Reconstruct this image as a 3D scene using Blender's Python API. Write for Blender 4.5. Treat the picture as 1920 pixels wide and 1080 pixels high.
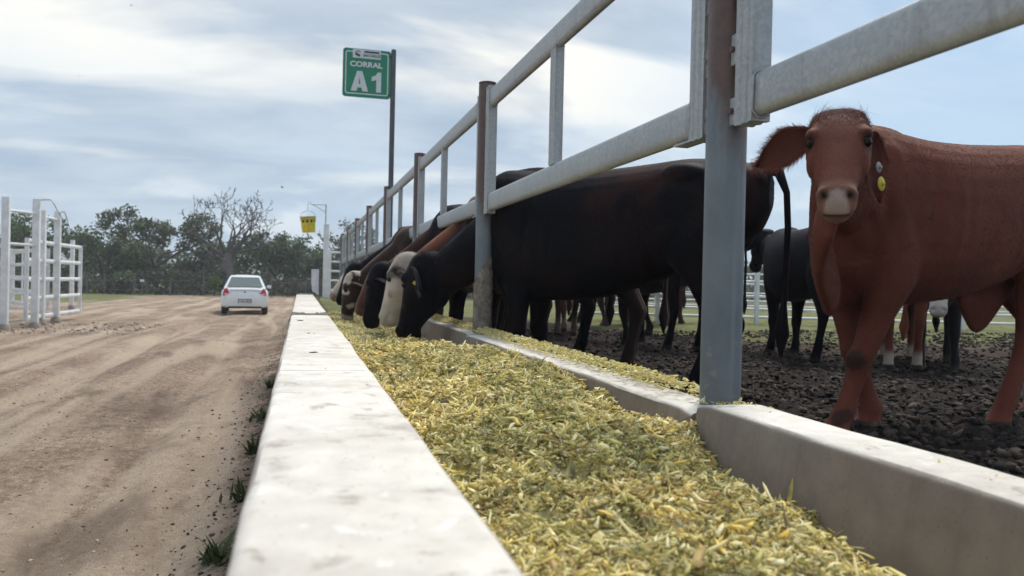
import bpy, bmesh, math, random
import numpy as np
from mathutils import Vector, Matrix, noise as mnoise

for _o in list(bpy.data.objects):
    bpy.data.objects.remove(_o, do_unlink=True)
scene = bpy.context.scene
COL = scene.collection
random.seed(7)
RNG = np.random.default_rng(11)

# ------------------------------------------------------------------ camera
CAM_Z = 1.30
YAW, PITCH, ROLL = math.atan(397 / 1500.0), math.atan(9.2 / 1500.0), math.radians(1.3)
cam_data = bpy.data.cameras.new('camera')
cam = bpy.data.objects.new('camera', cam_data)
COL.objects.link(cam)
cam.matrix_world = (Matrix.Translation((0, 0, CAM_Z)) @ Matrix.Rotation(-YAW, 4, 'Z')
                    @ Matrix.Rotation(math.pi / 2 - PITCH, 4, 'X') @ Matrix.Rotation(ROLL, 4, 'Z'))
cam_data.sensor_width = 36.0
cam_data.lens = 36.0 * 1500.0 / 1920.0
cam_data.clip_start = 0.02
cam_data.clip_end = 3000.0
cam_data.dof.use_dof = True
cam_data.dof.focus_distance = 3.2
cam_data.dof.aperture_fstop = 5.0
scene.camera = cam

# ------------------------------------------------------------------ sky and sun
SUN_EL, SUN_AZ = math.radians(60), math.radians(42)     # azimuth measured from +Y towards +X
world = bpy.data.worlds.new('World')
scene.world = world
world.use_nodes = True


def build_world():
    nt = world.node_tree
    nt.nodes.clear()
    N = nt.nodes.new
    L = nt.links.new
    out = N('ShaderNodeOutputWorld')
    bg = N('ShaderNodeBackground')
    bg.inputs['Strength'].default_value = 0.115
    L(bg.outputs[0], out.inputs[0])
    sky = N('ShaderNodeTexSky')
    sky.sky_type = 'NISHITA'
    sky.sun_disc = False
    sky.sun_elevation = SUN_EL
    sky.sun_rotation = SUN_AZ
    sky.air_density = 1.3
    sky.dust_density = 1.5
    tc = N('ShaderNodeTexCoord')
    sep = N('ShaderNodeSeparateXYZ')
    L(tc.outputs['Generated'], sep.inputs[0])

    def math_(op, a, b=None, clamp=False):
        m = N('ShaderNodeMath')
        m.operation = op
        m.use_clamp = clamp
        for i, v in enumerate((a, b)):
            if v is None:
                continue
            if isinstance(v, (int, float)):
                m.inputs[i].default_value = v
            else:
                L(v, m.inputs[i])
        return m.outputs[0]

    def ramp(fac, stops):
        r = N('ShaderNodeValToRGB')
        e = r.color_ramp.elements
        while len(e) < len(stops):
            e.new(0.5)
        for k, (p, c) in enumerate(stops):
            e[k].position = p
            e[k].color = (c, c, c, 1) if isinstance(c, (int, float)) else (*c, 1)
        L(fac, r.inputs[0])
        return r.outputs[0]

    def mix(fac, a, b, blend='MIX'):
        m = N('ShaderNodeMix')
        m.data_type = 'RGBA'
        m.blend_type = blend
        if isinstance(fac, (int, float)):
            m.inputs[0].default_value = fac
        else:
            L(fac, m.inputs[0])
        for i, v in ((6, a), (7, b)):
            if isinstance(v, tuple):
                m.inputs[i].default_value = (*v, 1)
            else:
                L(v, m.inputs[i])
        return m.outputs[2]

    def noise(vec, scale, detail, rough, dist=0.0, off=(0, 0, 0), sc=(1, 1, 1)):
        mp = N('ShaderNodeMapping')
        mp.inputs['Scale'].default_value = sc
        mp.inputs['Location'].default_value = off
        L(vec, mp.inputs['Vector'])
        n = N('ShaderNodeTexNoise')
        n.inputs['Scale'].default_value = scale
        n.inputs['Detail'].default_value = detail
        n.inputs['Roughness'].default_value = rough
        n.inputs['Distortion'].default_value = dist
        L(mp.outputs[0], n.inputs['Vector'])
        return n.outputs['Fac']
    # cloud deck: the view direction projected on a plane overhead (softened near the horizon)
    zc = math_('ADD', math_('MAXIMUM', sep.outputs['Z'], 0.0), 0.24)
    cmb = N('ShaderNodeCombineXYZ')
    L(math_('DIVIDE', sep.outputs['X'], zc), cmb.inputs[0])
    L(math_('DIVIDE', sep.outputs['Y'], zc), cmb.inputs[1])
    deck = cmb.outputs[0]
    n1 = noise(deck, 1.15, 5.0, 0.52, 0.25, CLOUD_OFF, (0.62, 1.15, 1))
    n2 = noise(deck, 2.6, 6.0, 0.55, 0.3, (4.0, 1.3, 7.7), (0.65, 1.2, 1))
    n3 = noise(deck, 1.5, 5.0, 0.55, 0.35, (9.1, 5.2, 2.0), (0.50, 1.15, 1))
    # the side towards the sun is clearer
    dot = math_('ADD', math_('MULTIPLY', sep.outputs['X'], 0.80), math_('MULTIPLY', sep.outputs['Y'], 0.60))
    clear = ramp(dot, [(0.80, 0.0), (0.97, 0.75)])
    cover = ramp(n1, [(0.30, 0.55), (0.58, 1.0)])
    cover = math_('MULTIPLY', cover, math_('SUBTRACT', 1.0, clear))
    body = mix(ramp(n2, [(0.38, 0.0), (0.62, 1.0)]), (2.75, 3.42, 4.30), (4.2, 4.75, 5.3))
    # sunlit thin edges: patches everywhere, most along one layer of the deck
    lay = ramp(sep.outputs['Z'], [(0.11, 0.0), (0.20, 0.22), (0.25, 0.30), (0.34, 0.12), (0.50, 0.06)])
    bright = ramp(math_('ADD', n3, math_('MULTIPLY', lay, 0.75)), [(0.60, 0.0), (0.74, 1.0)])
    body = mix(bright, body, (6.9, 6.85, 6.5))
    blue = mix(0.80, sky.outputs[0], (3.0, 4.35, 5.9))
    col = mix(cover, blue, body)
    # low cumulus heads near the horizon
    cm2 = N('ShaderNodeCombineXYZ')
    az = N('ShaderNodeMath')
    az.operation = 'ARCTAN2'
    L(sep.outputs['X'], az.inputs[0])
    L(sep.outputs['Y'], az.inputs[1])
    L(math_('MULTIPLY', az.outputs[0], 7.5), cm2.inputs[0])
    L(math_('MULTIPLY', sep.outputs['Z'], 17.0), cm2.inputs[1])
    n4 = noise(cm2.outputs[0], 1.0, 4.0, 0.5, 0.1, (2.35, 0.6, 0.0))
    band = ramp(sep.outputs['Z'], [(0.0, 0.7), (0.07, 1.0), (0.10, 0.6), (0.14, 0.0)])
    puff = math_('MULTIPLY', ramp(n4, [(0.53, 0.0), (0.61, 1.0)]), band, True)
    col = mix(math_('MULTIPLY', puff, 0.85), col, (6.2, 6.5, 6.7))
    hz = ramp(sep.outputs['Z'], [(0.0, 0.5), (0.10, 0.15), (0.20, 0.0)])
    col = mix(hz, col, (3.5, 4.7, 5.9))
    L(col, bg.inputs['Color'])


CLOUD_OFF = (1.6, 0.35, 3.1)
build_world()
sun_data = bpy.data.lights.new('sun', 'SUN')
sun_data.energy = 2.7
sun_data.angle = math.radians(22)
sun_data.color = (1.0, 0.95, 0.87)
sun = bpy.data.objects.new('sun', sun_data)
COL.objects.link(sun)
_sd = Vector((math.sin(SUN_AZ) * math.cos(SUN_EL), math.cos(SUN_AZ) * math.cos(SUN_EL), math.sin(SUN_EL)))
sun.rotation_euler = _sd.to_track_quat('Z', 'Y').to_euler()
sun.location = _sd * 60

vs = scene.view_settings
vs.view_transform = 'Standard'
vs.look = 'None'
vs.exposure = 0.42
vs.gamma = 1.0
vs.use_curve_mapping = False
scene.cycles.max_bounces = 6
scene.cycles.diffuse_bounces = 3
scene.cycles.glossy_bounces = 3
scene.cycles.transparent_max_bounces = 8
scene.cycles.use_denoising = True
scene.cycles.use_adaptive_sampling = True
scene.cycles.adaptive_threshold = 0.025
scene.cycles.volume_bounces = 0

# ------------------------------------------------------------------ material helpers


class NT:
    """small wrapper round a material's node tree"""

    def __init__(self, name, rough=0.8, spec=0.3):
        self.m = bpy.data.materials.new(name)
        self.m.use_nodes = True
        self.t = self.m.node_tree
        self.b = self.t.nodes['Principled BSDF']
        self.b.inputs['Roughness'].default_value = rough
        self.b.inputs['Specular IOR Level'].default_value = spec

    def n(self, kind, **kw):
        x = self.t.nodes.new(kind)
        for k, v in kw.items():
            setattr(x, k, v)
        return x

    def link(self, a, b):
        self.t.links.new(a, b)

    def set(self, key, v):
        if isinstance(v, tuple):
            self.b.inputs[key].default_value = (*v, 1) if len(v) == 3 else v
        elif isinstance(v, (int, float)):
            self.b.inputs[key].default_value = v
        else:
            self.link(v, self.b.inputs[key])

    def coord(self, kind='Object', scale=(1, 1, 1), loc=(0, 0, 0)):
        tc = self.n('ShaderNodeTexCoord')
        mp = self.n('ShaderNodeMapping')
        mp.inputs['Scale'].default_value = scale
        mp.inputs['Location'].default_value = loc
        self.link(tc.outputs[kind], mp.inputs[0])
        return mp.outputs[0]

    def noise(self, vec, scale, detail=4, rough=0.55, dist=0.0, out='Fac'):
        n = self.n('ShaderNodeTexNoise')
        n.inputs['Scale'].default_value = scale
        n.inputs['Detail'].default_value = detail
        n.inputs['Roughness'].default_value = rough
        n.inputs['Distortion'].default_value = dist
        if vec is not None:
            self.link(vec, n.inputs['Vector'])
        return n.outputs[out]

    def voronoi(self, vec, scale, out='Distance', feature='F1'):
        n = self.n('ShaderNodeTexVoronoi')
        n.feature = feature
        n.inputs['Scale'].default_value = scale
        self.link(vec, n.inputs['Vector'])
        return n.outputs[out]

    def ramp(self, fac, stops, interp='LINEAR'):
        r = self.n('ShaderNodeValToRGB')
        r.color_ramp.interpolation = interp
        e = r.color_ramp.elements
        while len(e) < len(stops):
            e.new(0.5)
        for k, (p, c) in enumerate(stops):
            e[k].position = p
            e[k].color = (c, c, c, 1) if isinstance(c, (int, float)) else (*c[:3], 1)
        self.link(fac, r.inputs[0])
        return r.outputs[0]

    def mix(self, fac, a, b, blend='MIX'):
        m = self.n('ShaderNodeMix')
        m.data_type = 'RGBA'
        m.blend_type = blend
        if isinstance(fac, (int, float)):
            m.inputs[0].default_value = fac
        else:
            self.link(fac, m.inputs[0])
        for i, v in ((6, a), (7, b)):
            if isinstance(v, tuple):
                m.inputs[i].default_value = (*v[:3], 1)
            elif isinstance(v, (int, float)):
                m.inputs[i].default_value = (v, v, v, 1)
            else:
                self.link(v, m.inputs[i])
        return m.outputs[2]

    def math(self, op, a, b=None, clamp=False):
        m = self.n('ShaderNodeMath')
        m.operation = op
        m.use_clamp = clamp
        for i, v in enumerate((a, b)):
            if v is None:
                continue
            if isinstance(v, (int, float)):
                m.inputs[i].default_value = v
            else:
                self.link(v, m.inputs[i])
        return m.outputs[0]

    def attr(self, name, out='Color'):
        a = self.n('ShaderNodeAttribute')
        a.attribute_name = name
        return a.outputs[out]

    def sep(self, vec):
        s = self.n('ShaderNodeSeparateXYZ')
        self.link(vec, s.inputs[0])
        return s.outputs

    def bump(self, h, strength=0.5, dist=0.01):
        b = self.n('ShaderNodeBump')
        b.inputs['Strength'].default_value = strength
        b.inputs['Distance'].default_value = dist
        self.link(h, b.inputs['Height'])
        self.link(b.outputs[0], self.b.inputs['Normal'])
        return b


def mat_plain(name, col, rough=0.6, spec=0.3, metal=0.0, vary=0.12, scale=8.0, bump=0.0):
    m = NT(name, rough, spec)
    v = m.coord('Object')
    n = m.noise(v, scale, 5)
    dark = tuple(c * (1 - vary) for c in col)
    lite = tuple(min(1.0, c * (1 + vary)) for c in col)
    m.set('Base Color', m.ramp(n, [(0.3, dark), (0.7, lite)]))
    m.set('Metallic', metal)
    if bump:
        m.bump(n, bump, 0.01)
    return m.m


# ------------------------------------------------------------------ object helpers

def tag(o, label=None, cat=None, group=None, kind=None):
    if label:
        o['label'] = label
    if cat:
        o['category'] = cat
    if group:
        o['group'] = group
    if kind:
        o['kind'] = kind
    return o


def empty(name, loc=(0, 0, 0), rz=0.0):
    o = bpy.data.objects.new(name, None)
    o.empty_display_size = 0.1
    COL.objects.link(o)
    o.location = loc
    o.rotation_euler = (0, 0, rz)
    return o


def copy_tree(o, parent=None):
    c = o.copy()
    COL.objects.link(c)
    c.parent = parent
    for ch in o.children:
        copy_tree(ch, c)
    return c


class MB:
    """collects shapes; build() links them as ONE mesh object"""

    def __init__(self):
        self.v, self.f, self.mi = [], [], []
        self.cur = 0

    def add(self, vs, fs):
        b = len(self.v)
        self.v += [tuple(map(float, p)) for p in vs]
        self.f += [tuple(b + i for i in q) for q in fs]
        self.mi += [self.cur] * len(fs)
        return self

    def box(self, c, s, rot=None, bev=0.0):
        x, y, z = (k / 2 for k in s)
        if bev:
            bm = bmesh.new()
            bmesh.ops.create_cube(bm, size=1)
            for q in bm.verts:
                q.co = Vector((q.co.x * s[0], q.co.y * s[1], q.co.z * s[2]))
            bmesh.ops.bevel(bm, geom=bm.edges[:], offset=bev, segments=2, affect='EDGES', profile=0.6)
            bm.verts.index_update()
            vs_ = [q.co.copy() for q in bm.verts]
            fs_ = [[q.index for q in fc.verts] for fc in bm.faces]
            bm.free()
        else:
            vs_ = [Vector(p) for p in ((-x, -y, -z), (x, -y, -z), (x, y, -z), (-x, y, -z),
                                       (-x, -y, z), (x, -y, z), (x, y, z), (-x, y, z))]
            fs_ = [(0, 3, 2, 1), (4, 5, 6, 7), (0, 1, 5, 4), (1, 2, 6, 5), (2, 3, 7, 6), (3, 0, 4, 7)]
        if rot is not None:
            vs_ = [rot @ p for p in vs_]
        return self.add([p + Vector(c) for p in vs_], fs_)

    def tube(self, pts, rad, n=12, cap=True, squash=None):
        """tube along points; rad scalar or list; squash=(a,b) elliptical scale along (side, up)"""
        pts = [Vector(p) for p in pts]
        k = len(pts)
        if not isinstance(rad, (list, tuple)):
            rad = [rad] * k
        rings = []
        prev = None
        for i, p in enumerate(pts):
            d = (pts[min(i + 1, k - 1)] - pts[max(i - 1, 0)])
            if d.length < 1e-9:
                d = Vector((0, 0, 1))
            d.normalize()
            if prev is None:
                a = Vector((0, 0, 1)) if abs(d.z) < 0.9 else Vector((0, 1, 0))
                s = d.cross(a).normalized()
            else:
                s = (prev - d * prev.dot(d)).normalized()
            prev = s
            u = s.cross(d).normalized()
            sa, sb = squash if squash else (1, 1)
            rings.append([p + s * (math.cos(t) * rad[i] * sa) + u * (math.sin(t) * rad[i] * sb)
                          for t in (2 * math.pi * j / n for j in range(n))])
        vs_ = [q for r in rings for q in r]
        fs_ = []
        for i in range(k - 1):
            for j in range(n):
                a, b = i * n + j, i * n + (j + 1) % n
                fs_.append((a, b, b + n, a + n))
        if cap:
            fs_.append(tuple(reversed(range(n))))
            fs_.append(tuple((k - 1) * n + j for j in range(n)))
        return self.add(vs_, fs_)

    def lathe(self, prof, n=24, c=(0, 0, 0)):
        vs_, fs_ = [], []
        for r, z in prof:
            for j in range(n):
                t = 2 * math.pi * j / n
                vs_.append((c[0] + r * math.cos(t), c[1] + r * math.sin(t), c[2] + z))
        for i in range(len(prof) - 1):
            for j in range(n):
                a, b = i * n + j, i * n + (j + 1) % n
                fs_.append((a, b, b + n, a + n))
        return self.add(vs_, fs_)

    def prism(self, outline, h0, h1, axis='z'):
        """extrude a 2D outline (ccw) from h0 to h1 along an axis"""
        def P(a, b, h):
            return {'z': (a, b, h), 'y': (a, h, b), 'x': (h, a, b)}[axis]
        k = len(outline)
        vs_ = [P(a, b, h0) for a, b in outline] + [P(a, b, h1) for a, b in outline]
        fs_ = [tuple(reversed(range(k))), tuple(range(k, 2 * k))]
        fs_ += [(i, (i + 1) % k, k + (i + 1) % k, k + i) for i in range(k)]
        return self.add(vs_, fs_)

    def build(self, name, mat, parent=None, smooth=False, angle=35):
        me = bpy.data.meshes.new(name)
        me.from_pydata(self.v, [], self.f)
        mats = mat if isinstance(mat, (list, tuple)) else [mat]
        for m in mats:
            me.materials.append(m)
        if len(mats) > 1:
            me.polygons.foreach_set('material_index', self.mi)
        bm = bmesh.new()
        bm.from_mesh(me)
        bmesh.ops.recalc_face_normals(bm, faces=bm.faces[:])
        bm.to_mesh(me)
        bm.free()
        if smooth:
            me.shade_smooth()
            if angle < 180:
                me.set_sharp_from_angle(angle=math.radians(angle))
        o = bpy.data.objects.new(name, me)
        COL.objects.link(o)
        if parent is not None:
            o.parent = parent
        return o


def np_mesh(name, verts, faces, mat, parent=None, smooth=True, colors=None):
    """fast mesh from numpy arrays; faces (n,3) or (n,4)"""
    verts = np.asarray(verts, np.float32)
    faces = np.asarray(faces, np.int32)
    me = bpy.data.meshes.new(name)
    me.vertices.add(len(verts))
    me.vertices.foreach_set('co', verts.ravel())
    k = faces.shape[1]
    me.loops.add(faces.size)
    me.loops.foreach_set('vertex_index', faces.ravel())
    me.polygons.add(len(faces))
    me.polygons.foreach_set('loop_start', np.arange(0, faces.size, k, dtype=np.int32))
    me.polygons.foreach_set('loop_total', np.full(len(faces), k, np.int32))
    if smooth:
        me.polygons.foreach_set('use_smooth', np.ones(len(faces), bool))
    me.update(calc_edges=True)
    me.materials.append(mat)
    if colors is not None:
        a = me.attributes.new('tint', 'FLOAT_COLOR', 'POINT')
        c = np.ones((len(verts), 4), np.float32)
        c[:, :3] = colors
        a.data.foreach_set('color', c.ravel())
    o = bpy.data.objects.new(name, me)
    COL.objects.link(o)
    if parent is not None:
        o.parent = parent
    return o


def smoothstep(a, b, x):
    t = np.clip((x - a) / (b - a), 0, 1)
    return t * t * (3 - 2 * t)


_tab = RNG.random((256, 256)).astype(np.float32)


def vnoise(x, y, seed=0):
    """value noise on arrays, 0..1"""
    x = np.asarray(x, float) + seed * 17.31
    y = np.asarray(y, float) + seed * 9.77
    xi, yi = np.floor(x).astype(int), np.floor(y).astype(int)
    fx, fy = x - xi, y - yi
    fx, fy = fx * fx * (3 - 2 * fx), fy * fy * (3 - 2 * fy)
    g = lambda a, b: _tab[a % 256, b % 256]
    return ((g(xi, yi) * (1 - fx) + g(xi + 1, yi) * fx) * (1 - fy)
            + (g(xi, yi + 1) * (1 - fx) + g(xi + 1, yi + 1) * fx) * fy)


def fbm(x, y, oct=4, seed=0):
    s, a, t = 0.0, 0.5, 0.0
    for k in range(oct):
        s = s + a * vnoise(x * 2 ** k, y * 2 ** k, seed + k * 3)
        t += a
        a *= 0.5
    return s / t

# ================================================================== ground
PEN_Z = 0.68
PEN_EDGE = 1.215        # back face of the trough's pen side wall
WALL_X0, WALL_X1 = -0.052, 0.176      # road side wall of the trough
IN_X1, OUT_X1 = 1.045, 1.205          # pen side wall


def road_height(x, y):
    z = -0.10 * smoothstep(14, 30, y)
    z = z + 0.05 * (fbm(x * 0.35, y * 0.12, 3, 1) - 0.5)
    near = 1 - smoothstep(20, 45, y)
    for c, w, d in ((-1.15, 0.22, 0.075), (-2.75, 0.24, 0.08), (-3.9, 0.25, 0.05), (-0.62, 0.14, 0.04)):
        cx = c + 0.25 * (vnoise(y * 0.12, y * 0 + 3, 2) - 0.5)
        z = z - near * d * np.exp(-((x - cx) / w) ** 2) * (0.5 + vnoise(x * 0, y * 0.4, 5))
    z = z + near * 0.028 * (fbm(x * 2.2, y * 1.6, 4, 7) - 0.5)
    z = z + (1 - smoothstep(8, 18, y)) * 0.014 * (fbm(x * 11, y * 9, 3, 9) - 0.5)
    # loose soil banked against the trough wall
    z = z + 0.10 * np.exp(-((x - WALL_X0) / 0.32) ** 2) * (0.55 + 0.9 * fbm(x * 3, y * 1.1, 3, 12)) * (y < 30)
    return z


def pen_height(x, y):
    z = PEN_Z + 0.0 * x
    z = z + 0.05 * (fbm(x * 0.8, y * 0.8, 3, 21) - 0.5)
    near = 1 - 0.7 * smoothstep(8, 12, y)
    ridge = 1 - np.abs(2 * fbm(x * 4.2, y * 4.2, 3, 23) - 1)
    z = z + 0.075 * (ridge - 0.75) * near
    z = z + 0.060 * (fbm(x * 13, y * 13, 3, 24) - 0.5) * near
    holes = fbm(x * 3.1 + 8, y * 3.1, 2, 29)
    z = z - 0.05 * smoothstep(0.60, 0.75, holes)
    return z


def ground_material():
    m = NT('ground_soil', 0.93, 0.12)
    P = m.coord('Object')
    s = m.sep(P)
    # dry, beaten dirt road
    n1 = m.noise(P, 0.55, 5, 0.6, 0.4)
    n2 = m.noise(P, 7.0, 5, 0.65)
    n3 = m.noise(P, 38.0, 4, 0.7)
    dirt = m.ramp(n1, [(0.30, (0.225, 0.165, 0.126)), (0.50, (0.325, 0.242, 0.182)), (0.70, (0.43, 0.335, 0.255))])
    dirt = m.mix(1.0, dirt, m.ramp(n2, [(0.25, 0.70), (0.75, 1.22)]), 'MULTIPLY')
    dirt = m.mix(1.0, dirt, m.ramp(n3, [(0.25, 0.74), (0.75, 1.2)]), 'MULTIPLY')
    n4 = m.noise(m.coord('Object', (1, 0.45, 1)), 130.0, 3, 0.7)
    dirt = m.mix(1.0, dirt, m.ramp(n4, [(0.30, 0.62), (0.70, 1.30)]), 'MULTIPLY')
    sp = m.voronoi(m.coord('Object', (1, 0.55, 1)), 26.0)
    dirt = m.mix(m.ramp(sp, [(0.10, 0.75), (0.20, 0.0)]), dirt, (0.11, 0.08, 0.06))
    n5 = m.noise(m.coord('Object', (1, 0.6, 1)), 17.0, 7, 0.78, 0.3)
    dirt = m.mix(1.0, dirt, m.ramp(n5, [(0.36, 0.62), (0.50, 1.04), (0.64, 1.36)]), 'MULTIPLY')
    # wheel tracks: paler packed dust running along the road
    Pl = m.coord('Object', (1.0, 0.06, 1.0))
    tr = m.noise(Pl, 1.7, 3, 0.5, 0.3)
    dirt = m.mix(m.ramp(tr, [(0.47, 0.0), (0.60, 0.7)]), dirt, (0.50, 0.40, 0.305))
    # dark damp soil banked against the trough and scattered dung stains
    bank = m.math('ADD', s[0], m.math('MULTIPLY', m.noise(P, 1.8, 4), 0.9))
    dirt = m.mix(m.ramp(bank, [(-0.0 + 0.02, 0.0), (0.42, 0.85)]), dirt, (0.085, 0.060, 0.046))
    st = m.noise(m.coord('Object', (1.0, 0.35, 1.0), (5, 2, 0)), 0.9, 4, 0.6)
    dirt = m.mix(m.ramp(st, [(0.56, 0.0), (0.66, 0.65)]), dirt, (0.13, 0.095, 0.073))
    # grass verge far off
    gn = m.noise(P, 0.35, 4, 0.6)
    grass = m.ramp(m.noise(P, 3.0, 5, 0.7), [(0.3, (0.10, 0.115, 0.045)), (0.7, (0.19, 0.20, 0.085))])
    gy = m.math('ADD', s[1], m.math('MULTIPLY', gn, 16.0))
    gx = m.math('ADD', s[0], m.math('MULTIPLY', gn, 5.0))
    vg = m.math('MULTIPLY', m.ramp(m.math('DIVIDE', gy, 100.0), [(0.50, 0.0), (0.53, 1.0)]),
                m.ramp(m.math('DIVIDE', gx, -40.0), [(0.165, 0.0), (0.20, 1.0)]))
    vg = m.math('MAXIMUM', vg, m.ramp(m.math('DIVIDE', gy, 100.0), [(0.70, 0.0), (0.74, 1.0)]))
    road = m.mix(vg, dirt, grass)
    # pen: black trampled dung and mud
    p1 = m.noise(P, 2.2, 5, 0.6)
    p2 = m.noise(P, 16.0, 5, 0.7)
    mud = m.ramp(p2, [(0.30, (0.018, 0.015, 0.015)), (0.55, (0.042, 0.033, 0.029)), (0.72, (0.125, 0.092, 0.073))])
    mud = m.mix(m.ramp(p1, [(0.50, 0.0), (0.75, 0.55)]), mud, (0.085, 0.062, 0.047))
    d = m.math('ADD', s[1], m.math('MULTIPLY', m.noise(P, 1.4, 4), 2.2))
    d = m.math('SUBTRACT', d, m.ramp(m.math('DIVIDE', s[0], 10.0), [(0.36, 6.0), (0.50, 0.0)]))
    drier = m.ramp(m.math('DIVIDE', d, 20.0), [(0.33, 0.0), (0.42, 0.85)])
    mud = m.mix(drier, mud, m.ramp(p2, [(0.3, (0.075, 0.052, 0.042)), (0.7, (0.165, 0.118, 0.095))]))
    pg = m.ramp(m.math('DIVIDE', d, 20.0), [(0.43, 0.0), (0.47, 1.0)])
    pgrass = m.ramp(m.noise(P, 5.0, 5, 0.7), [(0.3, (0.115, 0.125, 0.05)), (0.7, (0.25, 0.25, 0.115))])
    mud = m.mix(pg, mud, pgrass)
    inpen = m.ramp(m.math('DIVIDE', s[0], 10.0), [(0.050, 0.0), (0.0501, 1.0)], 'CONSTANT')
    far = m.ramp(m.math('DIVIDE', s[1], 100.0), [(0.30, 0.0), (0.34, 1.0)])
    inpen = m.math('MULTIPLY', inpen, m.math('SUBTRACT', 1.0, far))
    m.set('Base Color', m.mix(inpen, road, mud))
    h = m.math('ADD', m.math('MULTIPLY', n3, 0.5), m.math('ADD', m.math('MULTIPLY', n2, 0.8), m.math('MULTIPLY', n5, 1.2)))
    m.bump(h, 1.0, 0.035)
    return m.m


MAT_GROUND = ground_material()


def build_ground():
    # graded grid: fine close to the camera, coarse towards the horizon
    def axis(edges):
        a = []
        for lo, hi, st in edges:
            a.append(np.arange(lo, hi - 1e-6, st))
        a.append([edges[-1][1]])
        return np.concatenate(a)
    xs = axis([(-900, -120, 60), (-120, -30, 6), (-30, -9, 0.75), (-9, -5, 0.16), (-5, -0.06, 0.055), (-0.06, 0.5, 0.14), (0.5, 0.52, 0.02),
               (0.52, 1.22, 0.10), (1.22, 4.6, 0.024), (4.6, 5.4, 0.05), (5.4, 8, 0.13), (8, 30, 0.8), (30, 120, 6), (120, 900, 60)])
    ys = axis([(-60, -4, 4), (-4, 0.6, 0.4), (0.6, 4.6, 0.026), (4.6, 9, 0.045), (9, 16, 0.12), (16, 32, 0.3), (32, 70, 1.0), (70, 160, 6), (160, 1400, 62)])
    Xg, Yg = np.meshgrid(xs, ys)
    zr = road_height(Xg, Yg)
    zp = pen_height(Xg, Yg)
    # the pen stands higher than the road; the step is inside the trough
    k = (Xg > 0.51).astype(float)
    blend = smoothstep(26, 34, Yg)
    z = zr * (1 - k) + (zp * (1 - blend) + (zr + 0.05) * blend) * k
    edge = np.clip((np.hypot(np.maximum(np.abs(Xg) - 40, 0), np.maximum(Yg - 80, 0))) / 800, 0, 1)
    z = z * (1 - edge)
    V = np.stack([Xg, Yg, z], -1).reshape(-1, 3)
    ny, nx = Xg.shape
    i = np.arange((ny - 1) * nx).reshape(ny - 1, nx)[:, :-1].ravel()
    F = np.stack([i, i + 1, i + nx + 1, i + nx], 1)
    o = np_mesh('ground', V, F, MAT_GROUND)
    tag(o, 'tan dirt road, churned dark pen soil and grass verge', None, kind='structure')
    return o


build_ground()


def ico(sub=1):
    bm = bmesh.new()
    bmesh.ops.create_icosphere(bm, subdivisions=sub, radius=1)
    V = np.array([v.co[:] for v in bm.verts])
    F = np.array([[v.index for v in f.verts] for f in bm.faces])
    bm.free()
    return V, F


def scatter(name, n, place, size, mat, label, tints, flat=0.6, rough=0.35, sub=1, kind='stuff', aniso=1.0, smooth=False):
    """many small lumps as ONE stuff object"""
    bv, bf = ico(sub)
    P = place(n)
    n = len(P)
    s = size(n)
    VV = np.repeat(bv[None], n, 0) * (1 + rough * (RNG.random((n, len(bv), 1)) - 0.5) * 2)
    sc = np.stack([s * RNG.uniform(0.7, 1.3, n) * aniso, s * RNG.uniform(0.7, 1.3, n), s * flat * RNG.uniform(0.7, 1.3, n)], -1)
    VV *= sc[:, None, :]
    a = RNG.uniform(0, 2 * np.pi, n)
    tl = RNG.normal(0, 0.35, n)
    ct, st = np.cos(tl)[:, None], np.sin(tl)[:, None]
    x, zz = VV[..., 0] * ct - VV[..., 2] * st, VV[..., 0] * st + VV[..., 2] * ct
    c, s_ = np.cos(a)[:, None], np.sin(a)[:, None]
    VV = np.stack([x * c - VV[..., 1] * s_, x * s_ + VV[..., 1] * c, zz], -1)
    VV += P[:, None, :]
    F = (bf[None] + (np.arange(n) * len(bv))[:, None, None]).reshape(-1, 3)
    T = np.asarray(tints)[RNG.integers(0, len(tints), n)] * RNG.uniform(0.7, 1.25, (n, 1))
    o = np_mesh(name, VV.reshape(-1, 3), F, mat, None, smooth, np.repeat(T, len(bv), 0))
    tag(o, label, None, kind=kind)
    return o


def tint_material(name, rough=0.9, spec=0.15, bump=0.3, scale=30.0):
    m = NT(name, rough, spec)
    n = m.noise(m.coord('Object'), scale, 4, 0.6)
    m.set('Base Color', m.mix(1.0, m.attr('tint'), m.ramp(n, [(0.25, 0.7), (0.75, 1.25)]), 'MULTIPLY'))
    if bump:
        m.bump(n, bump, 0.01)
    return m.m


MAT_STONE = tint_material('loose_stone')
MAT_CLOD = tint_material('dung_clod', 0.88, 0.22, 0.6, 45.0)


def on_road(n):
    u = RNG.random(n)
    y = 2.2 + 26 * u ** 1.6
    x = -0.1 - RNG.random(n) ** 0.8 * (4.5 + 0.35 * y)
    return np.stack([x, y, road_height(x, y) + 0.001], -1)


def bank(n):
    y = 1.5 + 22 * RNG.random(n) ** 1.5
    x = WALL_X0 - np.abs(RNG.normal(0, 0.26, n)) - 0.02
    return np.stack([x, y, road_height(x, y) + 0.004], -1)


def gate_rubble(n):
    x = RNG.uniform(-9.5, -3.6, n)
    y = 18.6 + RNG.random(n) * 5.5 + 0.3 * (x + 6)
    return np.stack([x, y, road_height(x, y) + 0.01], -1)


def in_pen(n):
    y = 0.8 + 9.5 * RNG.random(n) ** 1.25
    x = 1.25 + RNG.random(n) * (2.2 + 0.75 * y)
    return np.stack([x, y, pen_height(x, y) + 0.004], -1)


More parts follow.
